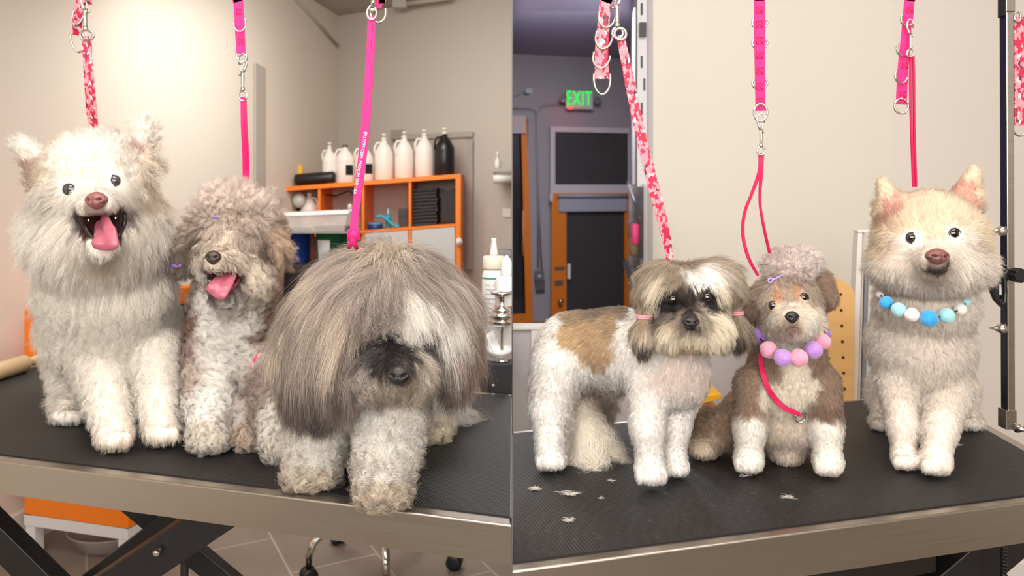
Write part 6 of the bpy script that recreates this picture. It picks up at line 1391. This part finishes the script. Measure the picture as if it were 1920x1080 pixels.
ribbon([(716, -1050, 1.13, 14), (716, -90, 1.13, 14), (716, -15, 1.13, 14), (712, 2, 1.13, 12), (710, 16, 1.13, 9)]).build('upper_strap', M_pink, l3)
mb = MB()
for i in range(14): mb.tube([at(699.0 - i * .25, 44 + i * 3.4, 1.1185), at(698.9 - i * .25, 46.2 + i * 3.4, 1.1185)], .0004, 5)
mb.build('stitching', M_blackp, l3)
ta, tb_ = at(683.0, 262, 1.1178), at(667.5, 349, 1.1178)
mid = (ta + tb_) / 2; xd = (tb_ - ta).normalized(); yd = Vector((0, -1, 0)).cross(xd); 
T_ = text('JELLYPET.COM  MADE IN THE USA', mid, xd, yd, .0058, mat('print_white', (250, 235, 240), .6), l3, 'lettering', ext=.00015)
# R1 patterned
r1 = empty('leash', at(1150, 0, 1.15), 'pink camouflage pattern leash with silver rings above the tan and white groomed dog', 'leash')
ribbon([(1137, -1050, 1.16, 23), (1137, -90, 1.16, 23), (1137, -20, 1.16, 23), (1132, 40, 1.16, 22), (1128, 100, 1.16, 25), (1129, 148, 1.16, 27)], .003, 40).build('ring_strap', M_pat, r1)
ribbon([(1163, 66, 1.15, 15), (1170, 100, 1.15, 17), (1184, 170, 1.155, 19), (1203, 260, 1.16, 19), (1228, 360, 1.165, 21), (1248, 440, 1.17, 17), (1257, 492, 1.18, 12)], .002, 90).build('strap', M_pat, r1)
for x, y, ry in ((1139, 28, 24), (1133, 68, 24), (1128, 106, 22), (1129, 146, 31)): dring(x, y, 1.152, 16, ry, 'ring', r1, .0016, 165, 375, .15, roll=-.22 if y < 140 else 0)
snap(1156, -32, 74, 1.148, r1, -1, .02); dring(1163, 64, 1.147, 11, 11, 'ring', r1, .002)
# R2
r2 = empty('leash', at(1425, 0, 1.2), 'hot pink leash with stitched boxes and thin noose above the sitting groomed dog', 'leash')
ribbon([(1423.5, -1050, 1.2, 20), (1423.5, -90, 1.2, 20), (1423.5, -20, 1.2, 20), (1424, 60, 1.2, 20), (1425, 140, 1.2, 19), (1426, 208, 1.2, 18)], .003).build('ring_strap', M_pink, r2)
for y in (18, 45, 76, 103, 133, 162, 190):
    mb = MB(); xbox(mb, 1423.5 + y * .01, y, 6, 1.1978); mb.build('stitching', M_stitch, r2)
for y in (43, 81, 156): dring(1424.5, y, 1.203, 14, 11, 'ring', r2, .0016)
dring(1426, 211, 1.197, 12.5, 16, 'ring', r2, .0017); snap(1427, 212, 292, 1.197, r2, 1)
ribbon([(1427, 288, 1.2, 10), (1425, 320, 1.2, 8), (1410, 362, 1.205, 5.5), (1396, 400, 1.21, 5.5), (1393, 440, 1.215, 6), (1403, 482, 1.22, 6), (1421, 516, 1.23, 5)], .003, 70).build('noose', M_crim, r2)
ribbon([(1429, 290, 1.201, 7), (1427, 330, 1.205, 6), (1425, 380, 1.21, 4.5), (1433, 430, 1.22, 5), (1443, 474, 1.24, 5)], .003, 50).build('noose', M_crim, r2)
# R3
r3 = empty('leash', at(1700, 0, 1.24), 'hot pink leash with doubled thin strap above the cream groomed dog', 'leash')
ribbon([(1706, -1050, 1.25, 18), (1706, -90, 1.25, 18), (1706, -20, 1.25, 18), (1700, 60, 1.25, 19), (1693, 130, 1.25, 19), (1690, 196, 1.25, 20)], .003, 40).build('ring_strap', M_pink, r3)
for x, y in ((1706, 18), (1696, 123), (1692, 177)):
    mb = MB(); xbox(mb, x, y, 5.5, 1.2478); mb.build('stitching', M_stitch, r3)
for x, y in ((1700, 36), (1692, 92), (1689, 143)): dring(x + 1, y, 1.246, 13, 13, 'ring', r3, .0016, 150, 370, .2, roll=-.3)
dring(1690, 199, 1.246, 13, 14, 'ring', r3, .0017); snap(1707, 36, 108, 1.242, r3, 1)
ribbon([(1707.5, 104, 1.245, 4), (1707, 160, 1.245, 4.5), (1709, 250, 1.25, 4), (1712.5, 350, 1.27, 4)], .003, 50).build('thin_strap', M_crim, r3)
ribbon([(1712.5, 104, 1.249, 4), (1713.5, 160, 1.249, 4.5), (1714.5, 250, 1.254, 4), (1717.5, 350, 1.274, 4)], .003, 50).build('thin_strap', M_crim, r3)
# strap on the post at the right edge
r4 = empty('spare_leash', at(1912, 100, PO), 'pink camouflage pattern strap hanging from the steel post at the right edge', 'leash')
ribbon([(1911, 32, PO + .01, 20), (1912, 120, PO + .01, 21), (1912, 236, PO + .01, 20)], .003, 40).build('strap', M_pat, r4)
dring(1912, 238, PO + .006, 13, 17, 'ring', r4, .0016, 180, 360); dring(1908, 32, PO + .006, 6, 9, 'ring', r4, .0016)

# ---- collars -----------------------------------------------------------------
def felt(name, c):
    nt = NT(name); b = bsdf(nt, rgb(c), .95); b.inputs['Sheen Weight'].default_value = .5; b.inputs['Specular IOR Level'].default_value = .1; tc = nt.n('ShaderNodeTexCoord'); nz = nt.n('ShaderNodeTexNoise', Scale=260.0, Detail=6.0); nt.l(tc.outputs['Object'], nz.inputs['Vector'])
    bp = nt.n('ShaderNodeBump', Strength=.7, Distance=.0015); nt.l(nz.outputs[0], bp.inputs['Height']); nt.l(bp.outputs[0], b.inputs['Normal'])
    mx = nt.n('ShaderNodeMix', _data_type='RGBA'); cc_ = rgb(c); mx.inputs[6].default_value = tuple(v * .8 for v in cc_[:3]) + (1,); mx.inputs[7].default_value = tuple(min(1, v * 1.15) for v in cc_[:3]) + (1,); nt.l(nz.outputs[0], mx.inputs[0]); nt.l(mx.outputs[2], b.inputs['Base Color']); return nt.m
PUR, PNK, LIL = felt('felt_purple', (150, 110, 186)), felt('felt_pink', (232, 152, 176)), felt('felt_lilac', (182, 136, 206))
BLU, TEA, WHT = felt('felt_blue', (60, 160, 222)), felt('felt_aqua', (158, 214, 220)), felt('felt_white', (232, 228, 222))
def collar(label, balls, body):
    cs = []
    for px, py, r, m, d in balls: cs.append(at(px, py, d))
    root = empty('pompom_collar', cs[len(cs) // 2], label, 'collar')
    MB().tube(cs, .0012, 6).build('cord', M_blackp, root)
    for (px, py, r, m, d), c in zip(balls, cs):
        R = r * d / F; mb = MB(); q = bmesh.ops.create_icosphere(mb.b, subdivisions=4, radius=R)
        for v in mb.b.verts:
            v.co *= 1 + .035 * math.sin(v.co.x * 320 + px) * math.sin(v.co.z * 300 + py) + .015 * math.sin(v.co.y * 700)
            v.co += c
        for f in mb.b.faces: f.smooth = True
        mb.build('pompom', m, root)
collar('pompom collar of purple, pink and lilac felt balls on the sitting groomed dog', [(1421, 628, 14, PUR, 1.235), (1441, 656, 16, PNK, 1.195), (1468, 671, 16.5, LIL, 1.172), (1498, 671, 17, PNK, 1.168), (1525, 656, 16.5, LIL, 1.18), (1542, 640, 15.5, PNK, 1.205), (1549, 626, 10, PUR, 1.23)], None)
collar('pompom collar of blue, aqua and white felt balls on the cream groomed dog', [(1650, 552, 7, WHT, 1.27), (1662, 568, 12.5, BLU, 1.225), (1685, 581, 13.5, TEA, 1.20), (1710, 590, 13, WHT, 1.185), (1742, 597, 16, BLU, 1.175), (1775, 592, 14.5, TEA, 1.18), (1801, 580, 11, WHT, 1.20), (1812, 567, 8, TEA, 1.225)], None)
# harness on sitting groomed dog
hs = empty('harness', at(1470, 750, 1.2), 'pink harness strap with silver ring across the chest of the sitting groomed dog', 'harness')
def hugging(body, P, lift, w0, n=70, th=.0018):
    out = []
    for (px, py, w) in P:
        d = body.hit(px, py) - lift; out.append((px, py, d, w))
    return ribbon(out, th, n)
hugging(BODY_E, [(1426, 662, 9), (1427, 680, 9.5), (1431, 702, 10), (1440, 728, 10), (1455, 750, 10.5), (1472, 765, 10), (1492, 774, 8), (1502, 778, 7)], .010, 0).build('strap', M_crim, hs)
d = BODY_E.hit(1500, 784) - .010; dring(1500, 783, d, 9, 9, 'ring', hs, .0014)
# harness peeking through the curly chest of the taupe dog
h2 = empty('harness', at(470, 690, 1.4), 'pink harness strap mostly buried in the curly chest of the taupe dog', 'harness')
hugging(BODY_B, [(497, 640, 7), (490, 655, 7), (478, 676, 7), (466, 694, 6), (452, 714, 5), (448, 720, 3)], .014, 0).build('strap', M_crim, h2)
# bows
def bow(px, py, d, s, m, label, m2=None):
    c = at(px, py, d); rt = empty('hair_bow', c, label, 'hair bow'); q = d / F * s
    for sg in (-1, 1):
        mb = MB(); mb.ball(c + Vector((sg * q * .6, 0, q * .15)), (q * .6, q * .25, q * .38), 14); mb.build('loop', m, rt)
    MB().ball(c + Vector((0, -q * .15, 0)), q * .22, 10).build('knot', m2 or m, rt)
M_vio = mat('violet_ribbon', (112, 92, 170), .5); M_lil = mat('lilac_ribbon', (178, 150, 214), .5)
bow(331, 500, 1.405, 9, M_vio, 'small purple and orange bow at the left ear of the taupe dog', mat('orange_ribbon', (236, 120, 70), .5))
bow(404, 409, BODY_B.hit(404, 412) - .018, 5, M_vio, 'tiny violet bow under the topknot of the taupe dog')
eb = empty('topknot_band', at(1452, 524, 1.2), 'lilac elastic band at the base of the topknot of the sitting groomed dog', 'hair band')
dB = BODY_E.hit(1452, 524) - .008
for k, (x, y, r) in enumerate(((1445, 526, 5), (1452, 528, 5.5), (1460, 524, 5), (1465, 520, 4))): dring(x, y, dB - .001 * k, r, r * .8, 'band_loop', eb, .0011, roll=k, m=M_lil)
# ---- loose hair on the right mat -------------------------------------------------
rngh = np.random.default_rng(4); M_hairw = mat('loose_hair_white', (214, 206, 196), .8); M_hairf = mat('loose_hair_fine', (120, 112, 106), .8)
def tuft(px, py, n, L, colm, lab):
    c = on_z(px, py, TZ + .0015); hc = MB()
    for i in range(n):
        a = rngh.normal(0, .9) + (math.pi if rngh.random() < .5 else 0); l = L * rngh.uniform(.5, 1.1); s = Vector((rngh.normal(0, L * .22), rngh.normal(0, L * .22), abs(rngh.normal(0, .0006))))
        p0 = c + s; p1 = p0 + Vector((math.cos(a), math.sin(a) * .7, 0)) * l * .5 + Vector((0, 0, abs(rngh.normal(0, .0012)))); p2 = p1 + Vector((math.cos(a + .7), math.sin(a + .7) * .7, 0)) * l * .5
        p2.z = max(p2.z, TZ + .0006); hc.tube([p0, p1, p2], [.00022, .0002, .00006], 4)
    o = hc.build('hair_tuft', colm); tag(o, lab, 'hair tuft', 'clipped hair tufts on the right mat')
for px, py, n, L, lab in ((1002, 917, 70, .010, 'pale round hair tuft at the far left of the right mat'), (1068, 926, 60, .016, 'spiky white hair tuft right of the round tuft on the mat'), (1147, 902, 16, .007, 'tiny white hair tuft just left of the standing front paw'), (1125, 935, 12, .006, 'tiny white hair speck right of the spiky tuft'),
                          (1066, 976, 50, .010, 'wispy hair tuft nearest the front edge of the mat'), (1478, 933, 34, .012, 'small hair tuft in front of the sitting dog'), (1395, 893, 20, .010, 'beige hair tuft beside the left front paw of the sitting dog'), (1792, 834, 24, .012, 'faint hair wisp beside the cream dog right paw')):
    tuft(px, py, n, L, M_hairw, lab)
mb = MB()
for i in range(900):
    px = rngh.uniform(970, 1900); py = rngh.uniform(850, 1040)
    if py > 1043 - (px - 960) * .128 or py < 830: continue
    if px > 1560 and rngh.random() < .6: continue
    c = on_z(px, py, TZ + .0009); a = rngh.uniform(0, 6.28); l = rngh.uniform(.002, .008); k = rngh.normal(0, .6)
    mb.tube([c, c + Vector((math.cos(a), math.sin(a), 0)) * l * .5, c + Vector((math.cos(a), math.sin(a), 0)) * l * .5 + Vector((math.cos(a + k), math.sin(a + k), 0)) * l * .5], .00011, 3, caps=False)
o = mb.build('clippings', M_hairf); tag(o, 'fine stray hair clippings scattered over the right mat', 'clippings', kind='stuff')
# ------------------------------------------------------------------ camera and light
cam = bpy.data.cameras.new('camera'); co = bpy.data.objects.new('camera', cam); COL.objects.link(co)
co.location = (0, 0, CZ); co.rotation_euler = (math.radians(90), 0, 0)
cam.sensor_width = 36; cam.lens = F / 1920 * 36; cam.shift_y = -190 / 1920; cam.clip_start = .02
cam.dof.use_dof = True; cam.dof.focus_distance = 1.2; cam.dof.aperture_fstop = 7.0
SC.camera = co
def area(name, loc, tgt, sx, sy, power, color):
    l = bpy.data.lights.new(name, 'AREA'); l.shape = 'RECTANGLE'; l.size = sx; l.size_y = sy; l.energy = power; l.color = color
    o = bpy.data.objects.new(name, l); COL.objects.link(o); o.location = loc
    o.rotation_euler = (Vector(tgt) - Vector(loc)).to_track_quat('-Z', 'Y').to_euler(); return o
LIGHTS()
SC.view_settings.view_transform = 'Standard'
SC.cycles.max_bounces = 8; SC.cycles.diffuse_bounces = 7; SC.cycles.glossy_bounces = 4; SC.cycles.transparent_max_bounces = 8
SC.cycles.use_denoising = True
